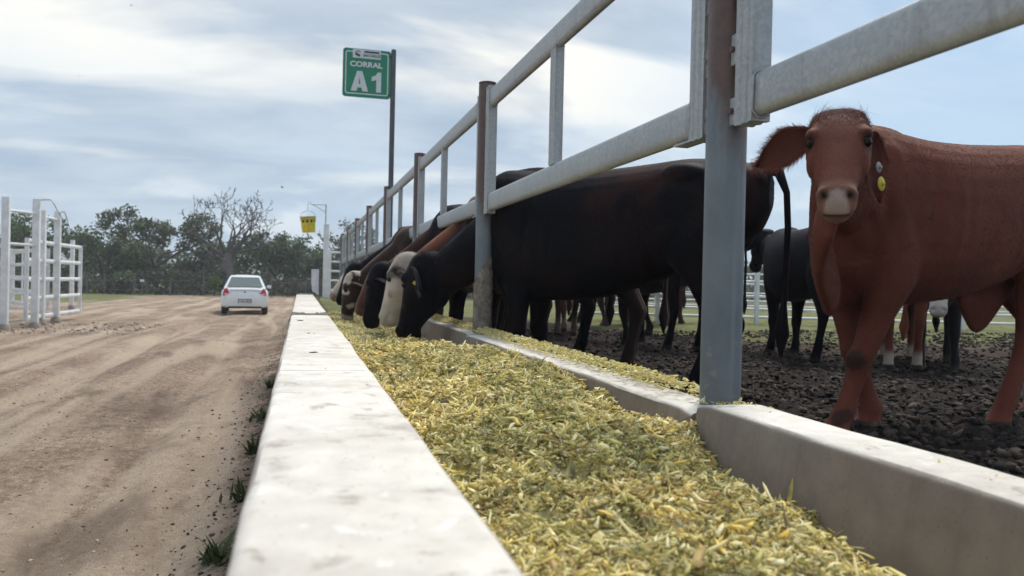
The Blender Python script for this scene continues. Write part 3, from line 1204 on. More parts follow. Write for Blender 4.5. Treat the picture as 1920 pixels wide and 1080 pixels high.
def build_sign():
    y = POST_Y[3] - 0.02
    sx_ = POST_X + 0.035
    root = empty('pen_sign', (sx_, y, 1.6))
    tag(root, 'green square pen sign reading CORRAL A1 on a tall dark pole', 'sign')
    # frame: x to the right, z up, faces -y
    zt = 4.50 - 1.6
    mb = MB()
    mb.lathe([(0, 0), (0.036, 0), (0.036, zt), (0.030, zt + 0.02), (0.0, zt + 0.03)], 20)
    mb.build('pole', MAT_POLE, root, True, 40)
    W, Hh = 0.655, 0.665
    cx, cz = -0.036 - W / 2 + 0.0, zt - 0.012 - Hh / 2
    bd = empty('tmp')
    bpy.data.objects.remove(bd, do_unlink=True)
    mb = MB()
    mb.prism([(a + cx, b + cz) for a, b in rrect(W, Hh, 0.04)], -0.012, 0.012, 'y')
    board = mb.build('board', MAT_SIGN, root)
    # border line
    o_, i_ = rrect(W - 0.065, Hh - 0.075, 0.035), rrect(W - 0.095, Hh - 0.105, 0.022)
    mb = MB()
    k = len(o_)
    V = [(a + cx, -0.0155, b + cz) for a, b in o_] + [(a + cx, -0.0155, b + cz) for a, b in i_]
    V += [(x, -0.0115, z) for x, yy, z in V]
    F = []
    for j in range(k):
        q = (j + 1) % k
        F += [(j, q, k + q, k + j), (2 * k + j, 3 * k + j, 3 * k + q, 2 * k + q), (j, 2 * k + j, 2 * k + q, q), (k + j, k + q, 3 * k + q, 3 * k + j)]
    mb.add(V, F)
    mb.build('border_line', MAT_SIGNW, board)
    text_part(board, 'lettering', 'CORRAL', 0.098, (cx - 0.012, -0.0165, cz + 0.115), MAT_SIGNW, 0.004, 0.003, 1.16)
    # heavy letter A and figure 1
    gx, gz = cx - 0.098, cz - 0.252
    mb = MB()
    for o_ in ([(-0.118, 0), (-0.040, 0), (-0.012, 0.093), (-0.0005, 0.20), (-0.0005, 0.275), (-0.036, 0.275)], [(0.118, 0), (0.036, 0.275), (0.0005, 0.275), (0.0005, 0.20), (0.012, 0.093), (0.040, 0)],
               [(-0.026, 0.048), (0.026, 0.048), (0.010, 0.100), (-0.010, 0.100)]):
        mb.prism([(a + gx, b + gz) for a, b in o_], -0.0185 if len(o_) > 4 else -0.0180, -0.0125, 'y')
    mb.build('letter', MAT_SIGNW, board)
    gx = cx + 0.135
    mb = MB()
    mb.prism([(a + gx, b + gz) for a, b in [(-0.005, 0), (0.062, 0), (0.062, 0.275), (0.012, 0.275), (-0.012, 0.235), (-0.068, 0.205), (-0.068, 0.148), (-0.005, 0.172)]], -0.0185, -0.0125, 'y')
    mb.build('numeral', MAT_SIGNW, board)
    mb = MB()
    mb.prism([(a + cx - 0.005, b + cz + 0.262) for a, b in rrect(0.385, 0.122, 0.006)], -0.020, -0.013, 'y')
    plate = mb.build('logo_plate', MAT_SIGNW, board)
    mb = MB()
    mb.box((cx + 0.062, -0.0225, cz + 0.293), (0.205, 0.004, 0.022))
    mb.build('logo_bar', MAT_SIGND, plate)
    text_part(plate, 'lettering', 'SAN CARLOS', 0.05, (cx + 0.062, -0.0225, cz + 0.243), mat_plain('logo_green', (0.05, 0.16, 0.13), 0.5), 0.001, 0.002, 0.80)
    # animal emblem: ring with a dark running shape
    mb = MB()
    for a in range(10):
        t0, t1 = math.radians(30 + a * 28), math.radians(30 + (a + 1) * 28)
        P = [(0.040 * math.cos(t0), 0.040 * math.sin(t0)), (0.040 * math.cos(t1), 0.040 * math.sin(t1)),
             (0.030 * math.cos(t1), 0.030 * math.sin(t1)), (0.030 * math.cos(t0), 0.030 * math.sin(t0))]
        mb.prism([(p + cx - 0.125, q + cz + 0.262) for p, q in P], -0.0235, -0.0205, 'y')
    mb.prism([(p + cx - 0.125, q + cz + 0.262) for p, q in [(-0.035, 0.002), (-0.015, -0.018), (0.012, -0.024), (0.032, -0.036), (0.022, -0.012), (0.004, -0.002), (-0.014, 0.004)]],
             -0.026, -0.0205, 'y')
    mb.build('emblem', MAT_SIGND, plate)
    for zz in (0.26, -0.26):
        mb = MB()
        mb.box((-0.045, -0.006, cz + zz), (0.03, 0.045, 0.03), bev=0.004)
        mb.build('clamp', MAT_POLE, root)
    return root


build_sign()

# ================================================================== cattle
def loft(st, n=22, sub=5, cap=True):
    """st: list of (centre, side, up, half_width, half_up, half_down, exponent, egg)"""
    C_ = np.array([s[0] for s in st], float)
    S_ = np.array([s[1] for s in st], float)
    U_ = np.array([s[2] for s in st], float)
    P_ = np.array([s[3:8] for s in st], float)
    A = np.hstack([C_, S_, U_, P_])
    k = len(A)
    out = []
    for i in range(k - 1):
        p0, p1, p2, p3 = A[max(i - 1, 0)], A[i], A[i + 1], A[min(i + 2, k - 1)]
        for j in range(sub):
            t = j / sub
            lin = p1 * (1 - t) + p2 * t
            cr = 0.5 * ((2 * p1) + (-p0 + p2) * t + (2 * p0 - 5 * p1 + 4 * p2 - p3) * t * t
                        + (-p0 + 3 * p1 - 3 * p2 + p3) * t ** 3)
            q = 0.8 * cr + 0.2 * lin
            q[9:12] = np.maximum(q[9:12], 0.004)
            out.append(q)
    out.append(A[-1])
    A = np.array(out)
    ph = np.linspace(0, 2 * np.pi, n, endpoint=False)
    c, s = np.cos(ph), np.sin(ph)
    V = []
    for q in A:
        ctr, sd, up = q[0:3], q[3:6], q[6:9]
        sd = sd / np.linalg.norm(sd)
        up = up - sd * up.dot(sd)
        up = up / np.linalg.norm(up)
        hw, hu, hd, e, egg = q[9:14]
        x = np.sign(c) * np.abs(c) ** (2 / e) * hw
        y = np.sign(s) * np.abs(s) ** (2 / e) * np.where(s > 0, hu, hd)
        x = x * (1 + egg * np.minimum(s, 0)) * (1 + max(-egg, 0) * 0 * s)
        V.append(ctr + np.outer(x, sd) + np.outer(y, up))
    m = len(V)
    V = np.concatenate(V)
    F = []
    for i in range(m - 1):
        for j in range(n):
            a, b = i * n + j, i * n + (j + 1) % n
            F.append((a, b, b + n, a + n))
    if cap:
        V = np.vstack([V, V[:n].mean(0), V[(m - 1) * n:m * n].mean(0)])
        for j in range(n):
            F.append((len(V) - 2, (j + 1) % n, j))
            F.append((len(V) - 1, (m - 1) * n + j, (m - 1) * n + (j + 1) % n))
    return V, F


def blob(c, r, rot=None, n=14):
    V, F = [], []
    for i in range(1, n):
        a = math.pi * i / n
        for j in range(2 * n):
            b = math.pi * j / n
            V.append((math.sin(a) * math.cos(b), math.sin(a) * math.sin(b), math.cos(a)))
    V += [(0, 0, 1), (0, 0, -1)]
    V = np.array(V) * np.array(r)
    if rot is not None:
        V = V @ np.array(rot).T
    V = V + np.array(c)
    k = 2 * n
    for i in range(n - 2):
        for j in range(k):
            a, b = i * k + j, i * k + (j + 1) % k
            F.append((a, a + k, b + k, b))
    for j in range(k):
        F.append((len(V) - 2, j, (j + 1) % k))
        F.append((len(V) - 1, (n - 2) * k + (j + 1) % k, (n - 2) * k + j))
    return V, F


X3, Y3, Z3 = np.eye(3)


def unit(v):
    v = np.array(v, float)
    return v / np.linalg.norm(v)


class Head:
    """head frame: o poll, t down the face to the muzzle, n out of the forehead, s to the cow's left"""

    def __init__(self, o, t, n, size=1.0):
        self.o = np.array(o, float)
        self.t = unit(t)
        n = np.array(n, float)
        self.n = unit(n - self.t * n.dot(self.t))
        self.s = np.cross(self.n, self.t)
        self.k = size

    def P(self, t, s, n):
        return self.o + self.k * (t * self.t + s * self.s + n * self.n)

    def local(self, V):
        d = (V - self.o) / self.k
        return d @ self.t, d @ self.s, d @ self.n


def head_shapes(H):
    sh = []
    prof = [  # t, n_front, n_back, half width, exponent, egg
        (-0.082, -0.060, -0.100, 0.045, 2.2, 0.0),
        (-0.065, -0.018, -0.135, 0.080, 2.3, 0.1),
        (-0.02, 0.022, -0.170, 0.104, 2.5, 0.2),
        (0.06, 0.043, -0.220, 0.117, 2.6, 0.3),
        (0.13, 0.042, -0.250, 0.120, 2.6, 0.38),
        (0.19, 0.036, -0.240, 0.108, 2.5, 0.42),
        (0.25, 0.030, -0.198, 0.092, 2.4, 0.40),
        (0.31, 0.024, -0.150, 0.078, 2.4, 0.30),
        (0.365, 0.020, -0.122, 0.068, 2.4, 0.22),
        (0.415, 0.014, -0.110, 0.071, 2.5, 0.15),
        (0.455, 0.000, -0.101, 0.068, 2.4, 0.12),
        (0.48, -0.026, -0.086, 0.058, 2.2, 0.1),
        (0.49, -0.045, -0.070, 0.030, 2.0, 0.0)]
    st = []
    for t, nf, nb, hw, e, egg in prof:
        c = nf - 0.42 * (nf - nb)
        st.append((H.P(t, 0, c), H.s, H.n, hw * H.k, (nf - c) * H.k, (c - nb) * H.k, e, egg))
    sh.append(loft(st))
    rot = np.array([H.t, H.s, H.n]).T
    for sg in (-1, 1):
        sh.append(blob(H.P(0.112, sg * 0.096, 0.006), np.array((0.040, 0.027, 0.027)) * H.k, rot))   # brow
        sh.append(blob(H.P(0.20, sg * 0.088, -0.055), np.array((0.075, 0.026, 0.05)) * H.k, rot))    # cheek
        sh.append(blob(H.P(0.425, sg * 0.047, -0.012), np.array((0.030, 0.028, 0.028)) * H.k, rot))  # nostril wing
    sh.append(blob(H.P(0.430, 0, -0.102), np.array((0.045, 0.052, 0.026)) * H.k, rot))               # chin
    return sh


def ear_mesh(base, d, open_n, length=0.23, width=0.075, cup=0.028, droop=0.03, seg=12, wid=8):
    d = unit(d)
    open_n = unit(np.array(open_n, float) - d * d.dot(open_n))
    w = np.cross(d, open_n)
    top, bot = [], []
    for i in range(seg + 1):
        u = i / seg
        prof = (0.42 + 0.58 * math.sin(min(u * 1.9, 1) * math.pi / 2)) * (1 - max(0, (u - 0.45) / 0.55) ** 2.2)
        hw = width * max(prof, 0.03)
        ctr = base + d * length * u - Z3 * droop * u * u * 2
        for j in range(wid + 1):
            v = -1 + 2 * j / wid
            p = ctr + w * hw * v + open_n * cup * (abs(v) ** 2) * (1 - 0.4 * u)
            th = 0.007 * (1 - 0.6 * u)
            top.append(p + open_n * th)
            bot.append(p - open_n * th)
    V = np.array(top + bot)
    k = wid + 1
    F = []
    for i in range(seg):
        for j in range(wid):
            a = i * k + j
            F.append((a, a + 1, a + k + 1, a + k))
            b = a + len(top)
            F.append((b, b + k, b + k + 1, b + 1))
    m = len(top)
    for i in range(seg):
        for j in (0, wid):
            a = i * k + j
            F.append((a, a + k, a + k + m, a + m))
    a = seg * k
    for j in range(wid):
        F.append((a + j, a + j + 1, a + j + 1 + m, a + j + m))
    inner = np.concatenate([np.ones(m), np.zeros(m)])
    # rim keeps the coat colour
    inner[:m] *= np.tile(np.array([0.0 if j in (0, wid) else 1.0 for j in range(k)]), seg + 1)
    return V, F, inner


FUR = {}


def fur_material(name, rough=0.75, sheen=0.25, sheen_tint=(0.9, 0.75, 0.65), bump=0.5, scale=1.0, spec=0.18):
    m = NT(name, rough, spec)
    v = m.coord('Object')
    a = m.attr('tint')
    vs_ = m.coord('Object', (6, 6, 2.0))
    n1 = m.noise(v, 5.0, 4, 0.6)
    n2 = m.noise(vs_, 60.0 * scale, 3, 0.7, 0.6)
    c = m.mix(1.0, a, m.ramp(n1, [(0.25, 0.66), (0.75, 1.25)]), 'MULTIPLY')
    c = m.mix(1.0, c, m.ramp(n2, [(0.2, 0.75), (0.8, 1.22)]), 'MULTIPLY')
    m.set('Base Color', c)
    m.set('Sheen Weight', sheen)
    m.set('Sheen Roughness', 0.45)
    m.set('Sheen Tint', sheen_tint)
    vw = m.noise(v, 9.0, 3, 0.5)
    hh = m.math('ADD', m.math('MULTIPLY', n2, 0.12), m.math('MULTIPLY', vw, 1.0))
    m.bump(hh, bump, 0.012)
    return m.m


MAT_EYE = NT('eye_dark', 0.25, 0.2)
MAT_EYE.set('Base Color', (0.012, 0.007, 0.005))
MAT_EYE = MAT_EYE.m
MAT_TAG_Y = mat_plain('tag_yellow', (0.62, 0.50, 0.06), 0.4, 0.4)
MAT_TAG_G = mat_plain('tag_grey', (0.32, 0.33, 0.35), 0.4, 0.4)


def cow_shapes(H, neck, legs, trunk_len=1.0, dewlap=None, sheath=False, fat=1.0, deep=0.0):
    sh = []
    prof = [(-0.87, 1.225, 1.05, 0.060), (-0.81, 1.280, 0.92, 0.150), (-0.68, 1.318, 0.82, 0.210),
            (-0.50, 1.335, 0.745, 0.242), (-0.30, 1.318, 0.665, 0.262), (-0.05, 1.300, 0.600, 0.292),
            (0.18, 1.298, 0.572, 0.296), (0.36, 1.318, 0.560, 0.268), (0.50, 1.335, 0.565, 0.232),
            (0.59, 1.300, 0.590, 0.180), (0.66, 1.230, 0.665, 0.120), (0.70, 1.150, 0.780, 0.060)]
    st = []
    for x, zt, zb, hw in prof:
        zb = zb - deep * math.exp(-((x - 0.05) / 0.42) ** 2)
        c = zb + 0.5 * (zt - zb)
        st.append(((x * trunk_len, 0, c), Y3, Z3, hw * fat, zt - c, c - zb, 2.35, -0.05))
    sh.append(loft(st, 28))
    tl = trunk_len
    for sg in (-1, 1):
        sh.append(blob((-0.50 * tl, sg * 0.165, 1.225), (0.13, 0.07, 0.07)))       # hook bone
        sh.append(blob((-0.80 * tl, sg * 0.085, 1.195), (0.075, 0.05, 0.06)))       # pin bone
        sh.append(blob((0.47, sg * 0.145 * fat, 1.00), (0.15, 0.085, 0.26)))               # shoulder
        sh.append(blob((0.55, sg * 0.115 * fat, 0.86), (0.10, 0.072, 0.14)))               # point of shoulder
    sh.append(blob((0.54, 0, 0.68), (0.14, 0.09, 0.14)))                            # brisket
    sh.append(blob((0.42, 0, 1.29), (0.20, 0.055, 0.055)))                          # withers
    # legs: dict key -> (dx hoof, dy hoof, extra knee dx)
    for key, sg, front in (('FL', 1, True), ('FR', -1, True), ('HL', 1, False), ('HR', -1, False)):
        dx, dy, kdx = legs.get(key, (0, 0, 0))
        if front:
            pts = [((0.44, sg * 0.145, 0.98), 0.075, 0.14), ((0.44, sg * 0.150, 0.80), 0.088, 0.130),
                   ((0.43 + 0.25 * kdx, sg * 0.145, 0.65), 0.078, 0.105),
                   ((0.44 + 0.6 * kdx, sg * 0.135 + dy * 0.3, 0.51), 0.060, 0.072),
                   ((0.445 + kdx * 0.9, sg * 0.130 + dy * 0.5, 0.40), 0.052, 0.056),
                   ((0.450 + kdx + dx * 0.08, sg * 0.128 + dy * 0.6, 0.345), 0.053, 0.060),
                   ((0.445 + kdx * 0.8 + dx * 0.25, sg * 0.125 + dy * 0.72, 0.27), 0.040, 0.045),
                   ((0.445 + kdx * 0.35 + dx * 0.65, sg * 0.125 + dy * 0.9, 0.175), 0.036, 0.041),
                   ((0.447 + dx * 0.92, sg * 0.125 + dy, 0.118), 0.046, 0.051),
                   ((0.462 + dx, sg * 0.125 + dy, 0.075), 0.044, 0.050),
                   ((0.480 + dx, sg * 0.125 + dy, 0.035), 0.052, 0.066),
                   ((0.486 + dx, sg * 0.125 + dy, 0.0), 0.056, 0.074)]
        else:
            x0 = -0.62 * tl
            pts = [((x0 + 0.06, sg * 0.125, 1.10), 0.085, 0.17), ((x0 + 0.03, sg * 0.150, 0.93), 0.105, 0.205),
                   ((x0 + 0.06 + dx * 0.15, sg * 0.150, 0.78), 0.092, 0.165),
                   ((x0 - 0.00 + dx * 0.3 + kdx * 0.5, sg * 0.140 + dy * 0.3, 0.64), 0.067, 0.112),
                   ((x0 - 0.085 + dx * 0.5 + kdx, sg * 0.130 + dy * 0.5, 0.515), 0.050, 0.076),
                   ((x0 - 0.125 + dx * 0.6 + kdx, sg * 0.125 + dy * 0.62, 0.445), 0.049, 0.064),
                   ((x0 - 0.115 + dx * 0.7 + kdx * 0.7, sg * 0.122 + dy * 0.72, 0.36), 0.039, 0.050),
                   ((x0 - 0.09 + dx * 0.85 + kdx * 0.3, sg * 0.120 + dy * 0.86, 0.23), 0.036, 0.043),
                   ((x0 - 0.072 + dx * 0.96, sg * 0.120 + dy, 0.125), 0.046, 0.052),
                   ((x0 - 0.055 + dx, sg * 0.120 + dy, 0.078), 0.044, 0.049),
                   ((x0 - 0.035 + dx, sg * 0.120 + dy, 0.035), 0.052, 0.064),
                   ((x0 - 0.028 + dx, sg * 0.120 + dy, 0.0), 0.056, 0.072)]
        sh.append(loft([(p, Y3, X3, a, b, b, 2.1, 0) for p, a, b in pts], 18))
    # neck: list of (point, half width, half up, half down)
    st = []
    for i, (p, hw, hu, hd) in enumerate(neck):
        a = np.array(neck[max(i - 1, 0)][0], float)
        b = np.array(neck[min(i + 1, len(neck) - 1)][0], float)
        d = unit(b - a)
        side = np.cross(Z3, d)
        if np.linalg.norm(side) < 0.2:
            side = Y3
        side = unit(side)
        st.append((p, side, np.cross(d, side), hw, hu, hd, 2.1, 0.15))
    sh.append(loft(st, 24))
    sh += head_shapes(H)
    if dewlap:
        st = [(p, side, Z3, hw, hz, hz, 2.0, 0.0) for p, side, hw, hz in dewlap]
        sh.append(loft(st, 18))
    if sheath:
        sh.append(loft([((-0.46, 0, 0.68), Y3, Z3, 0.05, 0.06, 0.05, 2, 0), ((-0.32, 0, 0.58), Y3, Z3, 0.042, 0.10, 0.12, 2, 0.3),
                        ((-0.23, 0, 0.55), Y3, Z3, 0.034, 0.08, 0.11, 2, 0.3), ((-0.13, 0, 0.60), Y3, Z3, 0.02, 0.03, 0.02, 2, 0)], 14))
    return sh


def remesh_body(shapes, voxel, smooth_iter=6):
    V, F, b = [], [], 0
    for v, f in shapes:
        V.append(v)
        F += [tuple(i + b for i in q) for q in f]
        b += len(v)
    me = bpy.data.meshes.new('tmp')
    me.from_pydata(np.vstack(V).tolist(), [], F)
    bm = bmesh.new()
    bm.from_mesh(me)
    bmesh.ops.recalc_face_normals(bm, faces=bm.faces[:])
    bm.to_mesh(me)
    bm.free()
    o = bpy.data.objects.new('tmp', me)
    COL.objects.link(o)
    r = o.modifiers.new('r', 'REMESH')
    r.mode = 'VOXEL'
    r.voxel_size = voxel
    r.adaptivity = 0.0
    s = o.modifiers.new('s', 'SMOOTH')
    s.factor = 0.5
    s.iterations = smooth_iter
    dg = bpy.context.evaluated_depsgraph_get()
    ev = o.evaluated_get(dg)
    m2 = ev.to_mesh()
    nv = len(m2.vertices)
    co = np.empty(nv * 3, np.float32)
    m2.vertices.foreach_get('co', co)
    lt = np.empty(len(m2.polygons), np.int32)
    m2.polygons.foreach_get('loop_total', lt)
    lv = np.empty(len(m2.loops), np.int32)
    m2.loops.foreach_get('vertex_index', lv)
    no = np.empty(nv * 3, np.float32)
    m2.vertices.foreach_get('normal', no)
    ev.to_mesh_clear()
    bpy.data.objects.remove(o, do_unlink=True)
    bpy.data.meshes.remove(me)
    if (lt == 4).all():
        Q = lv.reshape(-1, 4)
    else:
        Q = []
        p = 0
        for k in lt:
            q = lv[p:p + k]
            Q.append((q[0], q[1], q[2], q[3] if k > 3 else q[2]))
            p += k
        Q = np.array(Q)
    return co.reshape(-1, 3).astype(float), Q, no.reshape(-1, 3).astype(float)


def add_hair(parent, name, pts, dirs, lens, cols, rad, mat, kink=0.25, segs=4):
    n = len(pts)
    hc = bpy.data.hair_curves.new(name)
    hc.add_curves([segs] * n)
    u = np.linspace(0, 1, segs)
    r1 = RNG.normal(size=(n, 3)) * kink
    P = np.zeros((n, segs, 3), np.float32)
    for k in range(segs):
        P[:, k] = pts + (dirs * u[k] + r1 * (u[k] ** 2) + np.array((0, 0, -0.35)) * u[k] ** 2) * lens[:, None]
    hc.attributes['position'].data.foreach_set('vector', P.ravel())
    ra = hc.attributes.new('radius', 'FLOAT', 'POINT') if 'radius' not in hc.attributes else hc.attributes['radius']
    R_ = np.tile(rad * (1 - 0.85 * u), (n, 1)).astype(np.float32)
    ra.data.foreach_set('value', R_.ravel())
    ca = hc.attributes.new('tint', 'FLOAT_COLOR', 'CURVE')
    cc = np.ones((n, 4), np.float32)
    cc[:, :3] = cols
    ca.data.foreach_set('color', cc.ravel())
    hc.materials.append(mat)
    o = bpy.data.objects.new(name, hc)
    COL.objects.link(o)
    o.parent = parent
    return o


def hair_material():
    m = NT('hair', 0.55, 0.25)
    m.set('Base Color', m.attr('tint'))
    m.set('Sheen Weight', 0.2)
    return m.m


MAT_HAIR = hair_material()
SHAPE_CACHE = {}


def make_cow(name, label, loc, heading, scale, H, neck, legs, coat, fur, voxel=0.016, ears=None, dewlap=None,
             sheath=False, trunk_len=1.0, tail=None, tags=(), hair=0, fat=1.0, cat='cow', group=None, key=None,
             ear_size=(0.23, 0.07), tail_r=0.034, deep=0.0):
    """coat(V, T, S, Nn, normals) -> colours; all lengths in cow units (withers 1.33)"""
    if key is not None and key in SHAPE_CACHE:
        V, Q, NO = SHAPE_CACHE[key]
    else:
        V, Q, NO = remesh_body(cow_shapes(H, neck, legs, trunk_len, dewlap, sheath, fat, deep), voxel)
        if key is not None:
            SHAPE_CACHE[key] = (V, Q, NO)
    V = V.copy()
    T, S, Nn = H.local(V)
    # nostrils pushed in, mouth line and eye sockets
    for sg in (-1, 1):
        d = ((T - 0.438) / 0.016) ** 2 + ((S - sg * 0.043) / 0.017) ** 2 + ((Nn - 0.016) / 0.035) ** 2
        V -= (NO * (np.exp(-d) * 0.032 * H.k)[:, None])
        d = ((T - 0.146) / 0.018) ** 2 + ((S - sg * 0.108) / 0.024) ** 2 + ((Nn - 0.012) / 0.026) ** 2
        V -= (NO * (np.exp(-d) * 0.012 * H.k)[:, None])
    mouth = np.exp(-(((Nn + 0.060 + 0.12 * np.clip(0.47 - T, 0, 1)) / 0.006) ** 2)) * smoothstep(0.36, 0.40, T)
    V -= NO * (mouth * 0.013 * H.k)[:, None]
    if voxel < 0.013:
        # ribs, shoulder and flank grooves, loose folds on the neck
        x, ay, z = V[:, 0], np.abs(V[:, 1]), V[:, 2]
        wob = fbm(x * 4, z * 4, 2, 33)
        rib = np.sin((x + 0.10 * z) * 2 * np.pi / 0.085) * smoothstep(-0.42, -0.25, x) * (1 - smoothstep(0.16, 0.28, x)) * smoothstep(0.68, 0.80, z) * (1 - smoothstep(1.02, 1.14, z))
        V += NO * (0.0030 * rib * smoothstep(0.35, 0.7, wob) * (ay > 0.12))[:, None]
        for (xa, za), (xb, zb_), w_, dep in (((0.28, 1.20), (0.36, 0.72), 0.030, 0.014), ((0.60, 1.18), (0.50, 0.80), 0.026, 0.012), ((-0.36, 0.92), (-0.46, 0.66), 0.035, 0.016), ((-0.56, 1.05), (-0.40, 0.88), 0.04, 0.010)):
            d = np.array((xb - xa, zb_ - za))
            L2 = d @ d
            t_ = np.clip(((x - xa) * d[0] + (z - za) * d[1]) / L2, 0, 1)
            dist = np.hypot(x - xa - t_ * d[0], z - za - t_ * d[1]) + 0.02 * (wob - 0.5)
            V -= NO * (dep * np.exp(-(dist / w_) ** 2) * (ay > 0.09) * np.sin(np.pi * np.clip(t_, 0.05, 0.95)))[:, None]
        nb, nj = np.array(neck[1][0]), np.array(neck[-1][0])
        ax = nj - nb
        sN = ((V - nb) @ ax) / (ax @ ax)
        dn = np.linalg.norm(V - nb - np.outer(np.clip(sN, 0, 1), ax), axis=1)
        fold = np.sin(sN * 2 * np.pi * 4.5 + 6 * wob + z * 3) * smoothstep(-0.1, 0.15, sN) * (1 - smoothstep(0.62, 0.8, sN)) * (dn < 0.34)
        V += NO * (0.006 * fold * (1 - smoothstep(0.2, 0.7, NO[:, 2])))[:, None]
    C_ = coat(V, T, S, Nn, NO)
    nV = len(V)
    Vs, Fs, Cs = [V], [Q], [C_]
    base = nV
    # ears
    if ears is None:
        ears = [(sg, unit(H.s * sg * 0.9 - H.t * 0.0 - H.n * 0.35 - Z3 * 0.2), unit(H.n * 0.5 + H.t * 0.5)) for sg in (-1, 1)]
    ear_info = {}
    for sg, d, on in ears:
        b = H.P(0.045, sg * 0.088, -0.055)
        ev, ef, inner = ear_mesh(b, d, on, ear_size[0] * H.k, ear_size[1] * H.k)
        ear_info[sg] = (b, unit(d), unit(np.array(on) - unit(d) * unit(d).dot(on)))
        co = coat(ev, np.full(len(ev), 0.04), np.full(len(ev), sg * 0.3), np.full(len(ev), -0.06), np.tile(-Z3, (len(ev), 1)))
        inn = co * 0.55 + np.array((0.020, 0.010, 0.010))
        co = co * (1 - inner[:, None]) + inn * inner[:, None]
        Vs.append(ev)
        Fs.append(np.array(ef) + base)
        Cs.append(co)
        base += len(ev)
    # tail
    if tail is not None:
        mb = MB()
        k = len(tail)
        rr = [tail_r * (1.35 - 0.85 * min(i / 3, 1)) for i in range(k - 3)] + [0.030, 0.040, 0.008]
        mb.tube(tail, rr, 12, cap=False)
        tv = np.array(mb.v)
        Vs.append(tv)
        Fs.append(np.array(mb.f) + base)
        cc = coat(tv, np.full(len(tv), -1.0), np.zeros(len(tv)), np.full(len(tv), -1.0), np.tile(Z3, (len(tv), 1)))
        Cs.append(cc)
        base += len(tv)
    root = empty(name, loc, heading)
    root.scale = (scale,) * 3
    tag(root, label, cat, group)
    body = np_mesh('body', np.vstack(Vs), np.vstack(Fs), fur, root, True, np.vstack(Cs))
    for sg in (-1, 1):
        e = MB()
        v, f = blob(H.P(0.144, sg * 0.0985, -0.006), (0.0200 * H.k,) * 3, n=8)
        e.add(v, f)
        e.build('eye', MAT_EYE, root, True, 180)
    for sg, u, m, sz in tags:
        b, d, on = ear_info[sg]
        w = np.cross(d, on)
        p = b + d * ear_size[0] * H.k * u + on * 0.035 - Z3 * 0.06 * u * u
        e = MB()
        v, f = blob((0, 0, 0), (sz, sz * 1.3, 0.005), n=8)
        rot = np.array([w, unit(np.cross(on, w)), on]).T
        v = v @ rot.T + p
        e.add(v, f)
        v, f = blob(p + on * 0.006, (0.008,) * 3, n=5)
        e.add(v, f)
        e.build('ear_tag', m, root, True, 60)
    if hair:
        # short coat over the body, longer at the poll, ears, crest and brisket
        q = Q
        a = V[q[:, 0]]
        area = np.linalg.norm(np.cross(V[q[:, 2]] - a, V[q[:, 3]] - V[q[:, 1]]), axis=1)
        w = area.copy()
        fT, fS, fN = T[q[:, 0]], S[q[:, 0]], Nn[q[:, 0]]
        poll = (fT < 0.09) & (fT > -0.2) & (np.abs(fS) < 0.16) & (fN > -0.16)
        muz = (fT > 0.36) & (np.abs(fS) < 0.12) & (fN > -0.18) & (fN < 0.1)
        low = V[q[:, 0], 2] < 0.09
        w[poll] *= 3.0
        w[muz | low] *= 0.02
        w /= w.sum()
        idx = RNG.choice(len(q), hair, p=w)
        r = RNG.random((hair, 2))
        p = (V[q[idx, 0]] * ((1 - r[:, :1]) * (1 - r[:, 1:])) + V[q[idx, 1]] * (r[:, :1] * (1 - r[:, 1:]))
             + V[q[idx, 2]] * (r[:, :1] * r[:, 1:]) + V[q[idx, 3]] * ((1 - r[:, :1]) * r[:, 1:]))
        nn = NO[q[idx, 0]]
        flow = np.tile(np.array((-0.55, 0, -0.75)), (hair, 1))
        inh = (fT[idx] > -0.05) & (fT[idx] < 0.6) & (np.abs(fS[idx]) < 0.16) & (np.abs(fN[idx] + 0.1) < 0.2)
        flow[inh] = H.t * 0.9
        pl = poll[idx]
        pw = (1 - smoothstep(-0.02, 0.09, fT[idx])) * pl
        flow[pl] = -H.t * 0.6 + H.n * 0.35 + RNG.normal(size=(pl.sum(), 3)) * 0.55
        flow -= nn * (flow * nn).sum(1)[:, None]
        dirs = nn * 0.22 + flow * 0.95
        lens = RNG.uniform(0.005, 0.009, hair)
        lens[inh] = RNG.uniform(0.004, 0.008, inh.sum())
        lens[pl] = 0.006 + RNG.uniform(0.008, 0.052, pl.sum()) * pw[pl]
        cols = C_[q[idx, 0]] * RNG.uniform(0.92, 1.12, (hair, 1))
        add_hair(root, 'hair', p, dirs, lens, cols, 0.00055, MAT_HAIR, 0.15)
        # fringe round the ears
        for sg in ear_info:
            k0 = nV + (0 if ears[0][0] == sg else len(ev))
            EV = np.vstack(Vs)[k0:k0 + len(ev)]
            ec = np.vstack(Cs)[k0 + len(ev) // 2:k0 + len(ev)].mean(0)
            m_ = len(ev) // 2
            k_ = 9
            rim = np.concatenate([np.arange(0, m_, k_), np.arange(k_ - 1, m_, k_)])
            nh = 900
            i0 = RNG.choice(rim, nh)
            nx = np.clip(i0 + k_, 0, m_ - 1)
            u = RNG.random((nh, 1))
            p = EV[i0] * (1 - u) + EV[nx] * u
            b, d, on = ear_info[sg]
            out = np.where(((i0 % k_) == 0)[:, None], -1, 1) * np.cross(d, on)
            dirs = out * 0.6 + d * 0.7 + RNG.normal(size=(nh, 3)) * 0.25
            add_hair(root, 'ear_fringe', p, dirs, RNG.uniform(0.010, 0.026, nh), ec * RNG.uniform(0.8, 1.8, (nh, 1)), 0.0009, MAT_HAIR)
    return root

# ------------------------------------------------------------------ the cattle in view


def to_local(p, loc, heading, scale):
    d = np.array(p, float) - np.array(loc, float)
    c, s = math.cos(-heading), math.sin(-heading)
    return np.array((d[0] * c - d[1] * s, d[0] * s + d[1] * c, d[2])) / scale


